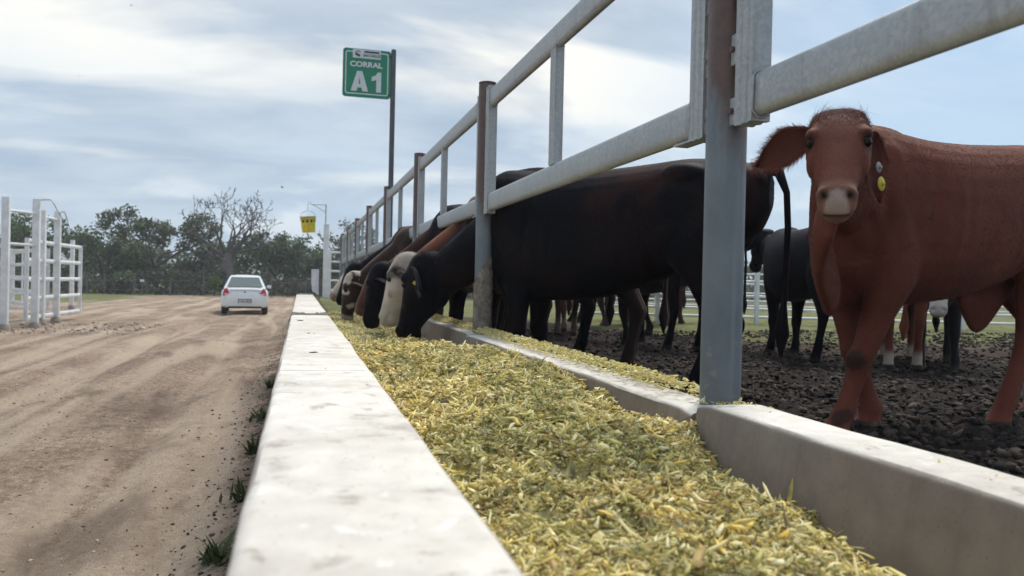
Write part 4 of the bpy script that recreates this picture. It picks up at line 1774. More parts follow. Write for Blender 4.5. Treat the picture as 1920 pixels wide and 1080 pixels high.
def vec_local(v, heading):
    c, s = math.cos(-heading), math.sin(-heading)
    return np.array((v[0] * c - v[1] * s, v[0] * s + v[1] * c, v[2]))


def legs_dark(C_, V, col, z0=0.30, z1=0.5):
    k = 1 - smoothstep(z0, z1, V[:, 2])
    return C_ * (1 - k[:, None]) + np.array(col) * k[:, None]


def hoof(C_, V, col=(0.03, 0.026, 0.024)):
    k = (V[:, 2] < 0.048)[:, None]
    return np.where(k, np.array(col), C_)


def coat_red(V, T, S, Nn, NO):
    n = len(V)
    C_ = np.tile(np.array((0.138, 0.038, 0.023)), (n, 1))
    k = fbm(V[:, 0] * 3, V[:, 2] * 3 + V[:, 1], 3, 5)
    C_ *= (0.8 + 0.4 * k)[:, None]
    inh = (T > -0.06) & (T < 0.6) & (np.abs(S) < 0.16) & (Nn > -0.28) & (Nn < 0.1)
    mz = inh * smoothstep(0.35, 0.405, T)
    C_ = C_ * (1 - mz[:, None]) + np.array((0.20, 0.095, 0.066)) * mz[:, None]
    lip = inh * smoothstep(0.40, 0.44, T) * (1 - smoothstep(-0.085, -0.065, Nn))
    C_ = C_ * (1 - lip[:, None]) + np.array((0.28, 0.18, 0.13)) * lip[:, None]
    pad = inh * smoothstep(0.416, 0.428, T + 0.35 * np.abs(np.abs(S) - 0.018)) * (1 - smoothstep(0.028, 0.038, np.abs(S) - 0.25 * np.clip(T - 0.44, 0, 1))) * smoothstep(-0.055, -0.045, Nn)
    C_ = C_ * (1 - pad[:, None]) + np.array((0.36, 0.265, 0.225)) * pad[:, None]
    mo = (inh * np.exp(-(((Nn + 0.060 + 0.12 * np.clip(0.47 - T, 0, 1)) / 0.006) ** 2)) * smoothstep(0.36, 0.40, T))[:, None] * 0.85
    C_ = C_ * (1 - mo) + np.array((0.03, 0.014, 0.012)) * mo
    for sg in (-1, 1):
        d = ((T - 0.438) / 0.017) ** 2 + ((S - sg * 0.046) / 0.017) ** 2 + ((Nn - 0.006) / 0.04) ** 2
        w = np.minimum(np.exp(-d)[:, None] * 1.5, 0.97)
        C_ = C_ * (1 - w) + np.array((0.012, 0.006, 0.006)) * w
        d = ((T - 0.146) / 0.030) ** 2 + ((S - sg * 0.108) / 0.024) ** 2 + ((Nn - 0.006) / 0.040) ** 2
        w = np.minimum(np.exp(-d)[:, None] * 1.3, 0.85)
        C_ = C_ * (1 - w) + np.array((0.028, 0.010, 0.010)) * w
    # worn dark patch on the near knee and dark pasterns
    for c, r in (((0.63, 0.11, 0.345), 0.062), ((0.66, 0.10, 0.10), 0.04)):
        d = np.linalg.norm((V - np.array(c)) / r, axis=1) + 1.6 * (fbm(V[:, 1] * 22, V[:, 2] * 22 + V[:, 0] * 15, 3) - 0.5)
        w = (1 - smoothstep(0.7, 1.1, d))[:, None] * 0.85
        C_ = C_ * (1 - w) + np.array((0.03, 0.015, 0.012)) * w
    return hoof(C_, V)


FUR_RED = fur_material('red_hide', 0.72, 0.12, (1.0, 0.62, 0.45), 0.45)
HL, HH, HS = (2.94, 3.17, PEN_Z - 0.03), math.radians(188), 1.045
_poll = to_local((1.93, 2.58, 1.945), HL, HH, HS)
_cam = vec_local(unit(np.array((0, 0, 1.30)) - np.array((1.93, 2.56, 1.8))), HH)
_t = unit(np.array((0, 0, -1.0)) * 0.72 + _cam * 0.70)
_n = unit(_cam + np.array((0, 0, 0.45)))
H_hero = Head(_poll, _t, _n, 0.91)
_j = H_hero.P(0.10, 0, -0.13)
_b = np.array((0.54, 0.02, 1.07))
neck_hero = [((0.38, 0, 1.07), 0.19, 0.24, 0.30), (tuple(_b), 0.125, 0.205, 0.25),
             (tuple(_b * 0.6 + _j * 0.4 + np.array((0.03, -0.01, 0.0))), 0.108, 0.17, 0.19),
             (tuple(_b * 0.25 + _j * 0.75 + np.array((0.01, 0, 0.01))), 0.092, 0.130, 0.14),
             (tuple(_j), 0.085, 0.11, 0.12)]
_th = H_hero.P(0.24, 0, -0.20)
_ds = unit(np.cross(Z3, np.array((0.62, 0, 0.7)) - _th) * (1, 1, 0))
_ch = H_hero.P(0.36, 0, -0.14)
dew_hero = [(tuple(H_hero.P(0.25, 0, -0.18)), _ds, 0.030, 0.05),
            (tuple(_ch * (1, 1, 0) + np.array((-0.04, -0.06, 0.93))), _ds, 0.030, 0.10),
            (tuple(_ch * (0.8, 0.6, 0) + np.array((0.10, 0.0, 0.78))), _ds, 0.036, 0.12),
            ((0.74, 0.10, 0.63), _ds, 0.040, 0.11), ((0.66, 0.02, 0.60), Y3, 0.04, 0.08), ((0.54, 0, 0.60), Y3, 0.03, 0.05)]
_sideR = -H_hero.s
ears_hero = [(-1, unit(_sideR * 1.0 - Z3 * 0.12 - H_hero.n * 0.12), unit(_cam + Z3 * 0.1)),
             (1, unit(H_hero.s * 0.30 - Z3 * 0.62 - H_hero.n * 0.75), unit(_cam * 0.55 + H_hero.s * 0.8))]
legs_hero = {'FL': (0.19, -0.05, 0.10), 'FR': (-0.09, 0.10, -0.02), 'HL': (0.40, 0.0, 0.06), 'HR': (-0.18, 0, 0)}
make_cow('cow', 'reddish brown cow standing in the pen with its head turned to the viewer', HL, HH, HS, H_hero, neck_hero,
         legs_hero, coat_red, FUR_RED, voxel=0.0095, ears=ears_hero, dewlap=dew_hero, sheath=True, fat=0.90, hair=120000,
         tags=((1, 0.52, MAT_TAG_G, 0.016), (1, 0.74, MAT_TAG_Y, 0.021)), group='cattle in the feedlot pen',
         tail=[(-0.86, 0, 1.24), (-0.93, 0, 1.15), (-0.95, 0, 0.95), (-0.95, 0.0, 0.75), (-0.94, 0, 0.6), (-0.94, 0, 0.5), (-0.94, 0, 0.38)])


def coat_factory(base, face=None, legs=None, brown=0.0, muzzle=None, crest=None, speckle=None, belly=None):
    base = np.array(base)

    def coat(V, T, S, Nn, NO):
        C_ = np.tile(base, (len(V), 1))
        k = fbm(V[:, 0] * 4 + 3, V[:, 2] * 4 + V[:, 1] * 2, 3, 8)
        if brown:
            w = (smoothstep(0.42, 0.7, k) * brown * (0.25 + 0.75 * smoothstep(0.95, 1.25, V[:, 2])))[:, None]
            C_ = C_ * (1 - w) + np.array((0.050, 0.018, 0.012)) * w
        inh = (T > -0.085) & (T < 0.6) & (np.abs(S) < 0.15) & (Nn > -0.27) & (Nn < 0.1) & ((T > 0.06) | (Nn > -0.13))
        edge = 0.05 * (fbm(T * 22 + 5, S * 22 + Nn * 14, 3, 2) - 0.5)
        if face is not None:
            kind, col = face
            if kind == 'full':
                w = inh * (1 - smoothstep(0.105, 0.125, np.abs(S) + edge)) * smoothstep(-0.215, -0.195, Nn + edge + 0.22 * np.clip(T - 0.2, 0, 1))
            elif kind == 'blaze':
                w = inh * (1 - smoothstep(0.045, 0.060, np.abs(S) + edge)) * (Nn > -0.06)
            else:
                w = inh * smoothstep(0.48, 0.54, fbm(T * 9 + 1, S * 9 + Nn * 8, 3, 4) + 0.25 * (Nn + 0.05))
            C_ = C_ * (1 - w[:, None]) + np.array(col) * w[:, None]
        if crest is not None:
            w = ((V[:, 2] > 0.70) & (~inh)) * smoothstep(0.62, 0.78, V[:, 0]) * smoothstep(0.0, 0.5, NO[:, 2])
            C_ = C_ * (1 - w[:, None]) + np.array(crest) * w[:, None]
        if muzzle is not None:
            w = (inh * smoothstep(0.39, 0.43, T))[:, None]
            C_ = C_ * (1 - w) + np.array(muzzle) * w
        for sg in (-1, 1):
            d = ((T - 0.135) / 0.028) ** 2 + ((S - sg * 0.118) / 0.022) ** 2 + ((Nn - 0.008) / 0.030) ** 2
            w = np.exp(-d)[:, None] * 0.85
            C_ = C_ * (1 - w) + np.array((0.02, 0.012, 0.012)) * w
        if legs is not None:
            C_ = legs_dark(C_, V, legs[0], *legs[1])
        if belly is not None:
            w = (1 - smoothstep(0.60, 0.68, V[:, 2] + 0.1 * (k - 0.5))) * (V[:, 2] > 0.45) * (np.abs(V[:, 1]) < 0.2)
            C_ = C_ * (1 - w[:, None]) + np.array(belly) * w[:, None]
        return hoof(C_, V)
    return coat


BLACK, WHITE = (0.0042, 0.0043, 0.0078), (0.50, 0.44, 0.37)
FUR_BLACK = fur_material('black_hide', 0.62, 0.02, (0.6, 0.6, 0.75), 0.30, spec=0.08)
FUR_MIX = fur_material('mixed_hide', 0.72, 0.25, (1.0, 0.75, 0.6), 0.4)


def eat_pose(poll=(1.20, 0.0, 0.77), t=(0.30, 0, -0.95), k=1.14):
    H = Head(poll, t, (t[2] * -1.0, t[1] * 0.5, t[0] + 0.05), k)
    j = H.P(0.10, 0, -0.13)
    b = np.array((0.54, 0, 1.00))
    neck = [((0.36, 0, 1.05), 0.19, 0.23, 0.28), (tuple(b), 0.155, 0.205, 0.25),
            (tuple(b * 0.6 + j * 0.4 + np.array((0, 0, 0.015))), 0.125, 0.175, 0.19),
            (tuple(b * 0.25 + j * 0.75 + np.array((0, 0, 0.02))), 0.105, 0.145, 0.155), (tuple(j), 0.090, 0.115, 0.12)]
    return H, neck


TAIL_HANG = [(-0.76, 0, 1.255), (-0.84, 0, 1.262), (-0.905, 0, 1.235), (-0.945, 0, 1.13), (-0.955, 0, 0.95), (-0.95, 0, 0.75), (-0.945, 0.01, 0.55),
             (-0.94, 0.01, 0.46), (-0.94, 0.015, 0.40), (-0.94, 0.02, 0.28)]
PENC = 'cattle in the feedlot pen'
ROW = 'cattle in the feedlot pen'


def eater(label, muzzle_xy, heading_deg, coat, fur, scale=1.04, poll=(1.20, 0, 0.77), t=(0.30, 0, -0.95), k=1.14, voxel=0.017,
          legs=None, tl=1.0, tags=(), hair=0, tail=True, key=None, sink=0.0, ears=None, fat=1.0, deep=0.03):
    H, neck = eat_pose(poll, t, k)
    m = H.P(0.48, 0, -0.06)
    h = math.radians(heading_deg)
    ox = muzzle_xy[0] - scale * (m[0] * math.cos(h) - m[1] * math.sin(h))
    oy = muzzle_xy[1] - scale * (m[0] * math.sin(h) + m[1] * math.cos(h))
    tt = None
    if tail:
        tt = [((x + 0.87) - 0.87 * tl, y, z) for x, y, z in TAIL_HANG]
    if ears is None:
        ears = [(sg, unit(H.s * sg * 0.5 - H.n * 0.85 + Z3 * 0.05), unit(H.s * sg * 0.3 - H.n * 0.1 - Z3 * 1.0)) for sg in (-1, 1)]
    return make_cow('cow', label, (ox, oy, PEN_Z - sink), h, scale, H, neck, legs or {}, coat, fur, voxel, trunk_len=tl,
                    tail=tt, tags=tags, hair=hair, group=ROW, key=key, ears=ears, ear_size=(0.19, 0.062), fat=fat, deep=deep)


_Hb, _ = eat_pose((1.25, 0.05, 0.76), (0.30, 0, -0.95), 1.14)
eater('big black cow eating at the trough beside the nearest post, yellow tag in its ear', (0.76, 5.80), 134, coat_factory(BLACK, brown=0.55),
      FUR_BLACK, 1.08, poll=(1.25, 0.05, 0.76), k=1.14, voxel=0.011, tl=1.16, deep=0.045, hair=26000, tags=((1, 0.62, MAT_TAG_Y, 0.016),),
      legs={'HL': (-0.02, 0, 0), 'HR': (0.20, 0.02, 0.02), 'FL': (0.05, 0, 0), 'FR': (-0.10, 0, 0)}, sink=0.06,
      ears=[(1, unit(_Hb.s * 0.55 - _Hb.n * 0.65 - Z3 * 0.10), unit(_Hb.s * 0.9 - Z3 * 0.45 + _Hb.n * 0.4)),
            (-1, unit(-_Hb.s * 0.8 - _Hb.n * 0.5), unit(-_Hb.s * 0.3 - Z3))])
RED = (0.150, 0.042, 0.022)
eater('red cow with a white face eating right behind the big black cow', (0.68, 6.45), 152,
      coat_factory((0.022, 0.011, 0.010), face=('full', WHITE), crest=(0.16, 0.050, 0.024)), FUR_MIX, 0.98, hair=14000,
      poll=(1.18, 0.04, 0.80), k=1.14)
eater('black cow eating between the white faced red cow and a brown cow', (0.62, 7.3), 163,
      coat_factory(BLACK, brown=0.5, crest=(0.045, 0.018, 0.013)), FUR_BLACK, 0.97, poll=(1.22, -0.10, 0.74), t=(0.20, -0.1, -0.97))
eater('dark reddish brown cow eating beyond the second black cow', (0.57, 8.1), 170,
      coat_factory((0.075, 0.026, 0.020), muzzle=(0.12, 0.06, 0.05)), FUR_MIX, 0.93, poll=(1.14, 0.14, 0.78), t=(0.42, 0.12, -0.90), k=1.08)
eater('black and white blotched cow with speckled face eating down the row', (0.50, 8.9), 174,
      coat_factory((0.03, 0.016, 0.013), face=('blotch', WHITE), muzzle=(0.42, 0.35, 0.30)), FUR_MIX, 0.92, poll=(1.22, 0.06, 0.70), t=(0.12, 0, -0.99), k=1.10)
eater('black cow with head low in the trough, beyond the blotched cow', (0.46, 9.7), 178,
      coat_factory(BLACK, brown=0.4), FUR_BLACK, 0.95, poll=(1.18, -0.12, 0.82), t=(0.36, -0.1, -0.93), k=1.05)
eater('pale faced cow with dark eye patch, head raised over the trough', (0.40, 10.6), 182,
      coat_factory((0.06, 0.024, 0.018), face=('full', (0.46, 0.40, 0.34)), muzzle=(0.30, 0.20, 0.17)), FUR_MIX, 0.94,
      poll=(1.16, 0.0, 0.84), t=(0.62, 0, -0.78))

def stand_pose(k=1.0, poll=(1.02, 0, 1.32), t=(0.55, 0, -0.83)):
    H = Head(poll, t, (-t[2], 0, t[0]), k)
    j = H.P(0.10, 0, -0.13)
    b = np.array((0.54, 0, 1.07))
    neck = [((0.36, 0, 1.07), 0.19, 0.24, 0.30), (tuple(b), 0.145, 0.215, 0.26), (tuple(b * 0.6 + j * 0.4), 0.120, 0.18, 0.20),
            (tuple(b * 0.25 + j * 0.75), 0.100, 0.14, 0.15), (tuple(j), 0.085, 0.11, 0.12)]
    return H, neck


_H, _N = stand_pose()
make_cow('cow', 'black cow standing farther back, between the big black cow and the red one', (4.40, 6.28, PEN_Z), math.radians(82), 0.90,
         _H, _N, {'FL': (0.05, 0, 0), 'HL': (0.22, 0, 0.03), 'HR': (-0.05, 0, 0)}, coat_factory(BLACK, brown=0.2), FUR_BLACK, 0.017, tail=TAIL_HANG, group=PENC)
_H, _N = stand_pose(poll=(1.05, 0.15, 0.95), t=(0.55, 0.1, -0.83))
make_cow('cow', 'red cow with white lower legs behind the red cow\'s belly', (4.98, 5.78, PEN_Z), math.radians(52), 0.88,
         _H, _N, {'HR': (0.12, 0, 0)}, coat_factory(RED, face=('full', WHITE), legs=(WHITE, (0.10, 0.20))), FUR_MIX, 0.017, tail=TAIL_HANG, group=PENC)
_H, _N = stand_pose(poll=(1.08, 0.0, 0.98), t=(0.30, 0.0, -0.95))
make_cow('cow', 'black cow with a white face lowered, facing the viewer under the red cow\'s belly', (5.20, 5.62, PEN_Z), math.radians(228), 0.88,
         _H, _N, {'FL': (0.05, 0.03, 0)}, coat_factory(BLACK, face=('full', (0.55, 0.50, 0.45))), FUR_MIX, 0.017, tail=TAIL_HANG, group=PENC)
_H, _N = stand_pose(poll=(1.04, -0.12, 1.22), t=(0.6, -0.1, -0.8))
make_cow('cow', 'black cow standing behind the row of eating cattle, mostly hidden by them', (4.7, 9.5, PEN_Z), math.radians(172), 1.0,
         _H, _N, {'FL': (-0.1, 0, 0), 'HL': (0.15, 0, 0.03)}, coat_factory(BLACK, brown=0.2), FUR_BLACK, 0.018, tail=TAIL_HANG, group=PENC)
make_cow('cow', 'dark brown cow farthest back behind the eating row', (4.9, 11.4, PEN_Z), math.radians(185), 1.0,
         _H, _N, {'FR': (-0.1, 0, 0), 'HL': (0.1, 0, 0.03)}, coat_factory((0.03, 0.014, 0.011)), FUR_MIX, 0.018, tail=TAIL_HANG, group=PENC)
_H, _N = stand_pose(poll=(1.04, 0.12, 1.22), t=(0.6, 0.1, -0.8))
make_cow('cow', 'black cow standing close behind the eating row, only its legs showing', (3.55, 7.65, PEN_Z), math.radians(98), 0.93,
         _H, _N, {'FL': (-0.1, 0, 0), 'HL': (0.2, 0, 0.03)}, coat_factory(BLACK, brown=0.3), FUR_BLACK, 0.018, tail=TAIL_HANG, group=PENC)
make_cow('cow', 'brown cow with pale shanks behind the big black cow\'s belly', (3.15, 9.55, PEN_Z), math.radians(80), 0.93,
         _H, _N, {'FR': (-0.1, 0, 0), 'HR': (0.2, 0, 0.03)}, coat_factory((0.035, 0.016, 0.012), legs=((0.16, 0.12, 0.10), (0.12, 0.3))), FUR_MIX, 0.018, tail=TAIL_HANG, group=PENC)
make_cow('cow', 'black cow far back near the white fence, legs showing behind the eating row', (3.75, 12.5, PEN_Z), math.radians(168), 1.0,
         _H, _N, {'FR': (-0.1, 0, 0), 'HR': (0.1, 0, 0.03)}, coat_factory(BLACK, brown=0.3), FUR_BLACK, 0.02, tail=TAIL_HANG, group=PENC)
make_cow('cow', 'brown cow far back near the white fence, right of the far black one', (5.75, 12.3, PEN_Z), math.radians(20), 1.0,
         _H, _N, {'FL': (-0.1, 0, 0), 'HL': (0.15, 0, 0.03)}, coat_factory((0.04, 0.017, 0.013)), FUR_MIX, 0.02, tail=TAIL_HANG, group=PENC)

# ================================================================== white working gates on the left
MAT_WHITE = mat_plain('white_paint', (0.66, 0.68, 0.70), 0.5, 0.4, vary=0.14, scale=5)
MAT_WHITE_OLD = mat_plain('chalky_white_paint', (0.52, 0.53, 0.54), 0.6, 0.3, vary=0.28, scale=4)


def gate_frame(name, label, x0, y0, x1, y1, zb, zt, bars, group, bar_r=0.045, sw=0.055, mids=1, mat=None):
    """a tube gate between two points: end stiles, horizontal bars, upright ties"""
    mat = mat or MAT_WHITE
    root = empty(name, (x0, y0, 0))
    tag(root, label, 'gate', group)
    d = Vector((x1 - x0, y1 - y0, 0))
    for p in (Vector((0, 0, 0)), d):
        mb = MB()
        mb.tube([p + Vector((0, 0, zb - 0.05)), p + Vector((0, 0, zt + 0.06))], sw, 10)
        mb.build('stile', mat, root, True, 40)
    for k in range(bars):
        z = zb + (zt - zb) * k / (bars - 1)
        mb = MB()
        mb.tube([Vector((0, 0, z)), d + Vector((0, 0, z))], bar_r, 10, squash=(0.6, 1.25))
        mb.build('bar', mat, root, True, 50)
    for k in range(mids):
        p = d * ((k + 1) / (mids + 1))
        mb = MB()
        mb.tube([p + Vector((0, 0, zb)), p + Vector((0, 0, zt))], 0.03, 8)
        mb.build('tie', mat, root, True, 40)
    return root


def tall_post(x, y, top, label, group, w=0.16, arm=None):
    root = empty('gate_post', (x, y, 0))
    tag(root, label, 'gate post', group)
    mb = MB()
    mb.box((0, 0, top / 2 - 0.2), (w, w * 0.85, top + 0.4), bev=0.012)
    mb.build('column', MAT_WHITE, root, True, 40)
    mb = MB()
    mb.lathe([(0, -0.05), (w * 0.95, -0.05), (w * 0.8, 0.05), (w * 0.55, 0.09)], 14)
    mb.build('footing', mat_plain('footing', (0.25, 0.21, 0.18), 0.95), root, True, 60)
    if arm:
        mb = MB()
        mb.tube([(0, 0, top - 0.02), (arm, 0, top), (arm * 1.3, 0, top - 0.12), (arm * 1.6, 0, top - 0.32)], 0.022, 8)
        mb.build('pulley_arm', MAT_WHITE_OLD, root, True)
        mb = MB()
        mb.tube([(arm * 1.6, 0, top - 0.30), (arm * 2.4, 0.0, top - 0.75)], 0.007, 6)
        mb.build('cable', MAT_POLE, root)
    return root


GP = 'tall white gate posts left of the road'
tall_post(-6.58, 20.8, 3.02, 'tall white gate post at the left picture edge', GP)
tall_post(-6.22, 21.75, 3.08, 'tall white gate post with a curved pulley arm, right of the edge post', GP, arm=0.30)
tall_post(-6.52, 23.3, 2.92, 'white gate post behind the open gate, left of a pair', GP)
tall_post(-6.46, 24.4, 2.98, 'white gate post behind the open gate, right of a pair', GP, arm=0.16)
tall_post(-8.35, 33.5, 2.55, 'farther white gate post seen through the gate bars', GP, w=0.14)
tall_post(-8.0, 23.6, 2.2, 'short white corral post at the left edge', GP, w=0.13)
GG = 'white tube gates left of the road'
gate_frame('tube_gate', 'white five bar gate swung open towards the road', -6.52, 22.1, -6.48, 26.9, 0.16, 2.08, 5, GG, 0.048, 0.055)
gate_frame('tube_gate', 'white five bar gate between the tall posts at the left edge', -9.2, 21.9, -6.72, 21.2, 0.35, 1.9, 5, GG, 0.04, 0.04)
gate_frame('tube_gate', 'white rail panel behind the open gate', -6.9, 24.9, -9.4, 30.5, 0.3, 1.95, 5, GG, 0.045, 0.05, 2)
gate_frame('tube_gate', 'low white rail panel joining the paired posts', -7.9, 25.4, -6.72, 24.6, 0.3, 1.9, 5, GG, 0.035, 0.035, 0)
# cross ties high between the paired posts
for xa, ya, xb, yb, z, lab in ((-6.58, 20.8, -6.22, 21.75, 2.72, 'upper cross tie of the leftmost post pair'), (-6.58, 20.8, -6.22, 21.75, 1.95, 'middle cross tie of the leftmost post pair'),
                               (-6.52, 23.3, -6.46, 24.4, 2.75, 'upper cross tie of the second post pair')):
    mb = MB()
    mb.tube([(xa, ya, z), (xb, yb, z)], 0.035, 8)
    mb.cur = 0
    o = mb.build('cross_tie', MAT_WHITE, None, True, 40)
    tag(o, lab, 'cross tie', 'cross ties between gate posts')

# ================================================================== bucket mast and white ladder fence at the end of the trough
MAST = (0.78, 26.5)
root = empty('bucket_mast', (MAST[0], MAST[1], 0.4))
tag(root, 'white mast with a small bracket arm holding the yellow bucket', 'mast')
mb = MB()
mb.box((0, 0, 1.33), (0.17, 0.15, 2.66), bev=0.01)
mb.build('column', MAT_WHITE, root, True, 40)
mb = MB()
mb.tube([(-0.03, 0, 2.6), (-0.03, 0, 3.30)], 0.024, 8)
mb.build('extension_rod', MAT_WHITE_OLD, root, True)
mb = MB()
mb.tube([(-0.03, 0, 3.28), (-0.46, 0, 3.28)], 0.016, 6)
mb.tube([(-0.03, 0, 3.04), (-0.42, 0, 3.27)], 0.013, 6)
mb.tube([(-0.44, 0, 3.26), (-0.52, 0, 3.30), (-0.50, 0, 3.38)], 0.014, 6)
mb.build('bracket_arm', MAT_WHITE_OLD, root, True)
root2 = empty('ladder_gate', (MAST[0] + 0.12, MAST[1] - 0.3, 0.4))
tag(root2, 'white ladder like gate beside the bucket mast at the fence end', 'gate')
for xx, hh in ((0.0, 1.85), (0.36, 1.85)):
    mb = MB()
    mb.box((xx, 0, hh / 2), (0.08, 0.08, hh), bev=0.008)
    mb.build('stile', MAT_WHITE, root2, True, 40)
for k in range(6):
    mb = MB()
    mb.tube([(0.04, 0, 0.25 + 0.30 * k), (0.32, 0, 0.25 + 0.30 * k)], 0.032, 8)
    mb.build('rung', MAT_WHITE, root2, True, 40)
# bucket
MAT_YEL = mat_plain('bucket_yellow', (0.60, 0.48, 0.035), 0.45, 0.4, vary=0.18, scale=9)
MAT_YELD = mat_plain('bucket_rim', (0.38, 0.30, 0.04), 0.5, 0.4, vary=0.25)
MAT_BLK = mat_plain('black_plastic', (0.012, 0.012, 0.013), 0.5, 0.3)
b = empty('bucket', (MAST[0] - 0.55, MAST[1], 0.4 + 2.38))
b.rotation_euler = (0.08, math.radians(-6), 0.3)
tag(b, 'yellow plastic bucket with black dots hanging from the mast arm', 'bucket')
mb = MB()
mb.lathe([(0, 0.0), (0.195, 0.0), (0.205, 0.01), (0.245, 0.50), (0.235, 0.50), (0.197, 0.02), (0, 0.02)], 28)
mb.build('shell', MAT_YEL, b, True, 40)
mb = MB()
for z in (0.43, 0.495):
    mb.lathe([(0.236, z - 0.014), (0.256, z - 0.014), (0.258, z + 0.012), (0.238, z + 0.012)], 28)
mb.build('rim', MAT_YELD, b, True, 40)
for a in (-150, -115, -82, -48, 10, 60, 120):
    t = math.radians(a)
    mb = MB()
    n_ = Vector((math.cos(t), math.sin(t), -0.08))
    v, f = blob((0, 0, 0), (0.042, 0.042, 0.006), n=8)
    q = n_.to_track_quat('Z', 'Y')
    mb.add([q @ Vector(p) + Vector((0.2365 * math.cos(t), 0.2365 * math.sin(t), 0.365)) for p in v], f)
    mb.build('dot', MAT_BLK, b, True, 180)
mb = MB()
mb.tube([(0.25 * math.cos(t), 0.0, 0.47 + 0.22 * math.sin(t)) for t in np.linspace(0, math.pi, 13)], 0.005, 6)
mb.tube([(0, 0, 0.69), (0.05, 0, 0.98)], 0.005, 6)
mb.build('bail', MAT_POLE, b, True)
# white cloth banner on a stake
mb = MB()
V, F = [], []
for i in range(13):
    for j in range(5):
        u, v_ = j / 4, i / 12
        x = (u - 0.5) * 0.22 * (1 - 0.35 * max(0, v_ - 0.6)) + 0.06 * max(0, v_ - 0.5)
        V.append((x, 0.025 * math.sin(u * 5 + v_ * 4), 0.72 - 0.72 * v_ - (0.12 * (0.5 - u) * (-1) if v_ == 1 else 0)))
for i in range(12):
    for j in range(4):
        a = i * 5 + j
        F.append((a, a + 1, a + 6, a + 5))
mb.add(V, F)
mb.add([(x, y + 0.006, z) for x, y, z in V], [tuple(reversed(f)) for f in F])
flag = empty('banner', (0.42, 24.5, 0.86))
tag(flag, 'small white cloth banner on a stake past the trough end', 'banner')
mb.build('cloth', mat_plain('white_cloth', (0.66, 0.64, 0.72), 0.85, 0.1), flag, True, 180)
mb = MB()
mb.tube([(0.13, 0.02, -1.1), (0.13, 0.02, 0.92)], 0.016, 8)
mb.build('stake', MAT_POLE, flag, True)

# ================================================================== far white rail fence behind the pen
def rail_fence(p0, p1, zg, label, n):
    root = empty('rail_fence', (p0[0], p0[1], zg))
    tag(root, label, 'fence', 'white rail fences behind the pen')
    d = Vector((p1[0] - p0[0], p1[1] - p0[1], 0))
    for k in range(n + 1):
        q = d * (k / n)
        mb = MB()
        mb.box(q + Vector((0, 0, 0.52)), (0.07, 0.07, 1.16), bev=0.008)
        mb.build('post', MAT_WHITE, root, True, 40)
    for z in (0.12, 0.26, 0.48, 0.74, 1.02):
        mb = MB()
        mb.tube([Vector((0, 0, z)), d + Vector((0, 0, z))], 0.023, 8)
        mb.build('rail', MAT_WHITE, root, True, 40)
    return root


rail_fence((4.5, 13.6), (12.5, 10.6), PEN_Z, 'white horizontal rail fence across the far side of the pen', 5)
rail_fence((12.7, 10.5), (20.7, 7.5), PEN_Z, 'white rail fence continuing behind the red cow', 5)
rail_fence((7.0, 22.0), (24.0, 16.0), PEN_Z, 'second white rail fence farther out on the grass', 7)

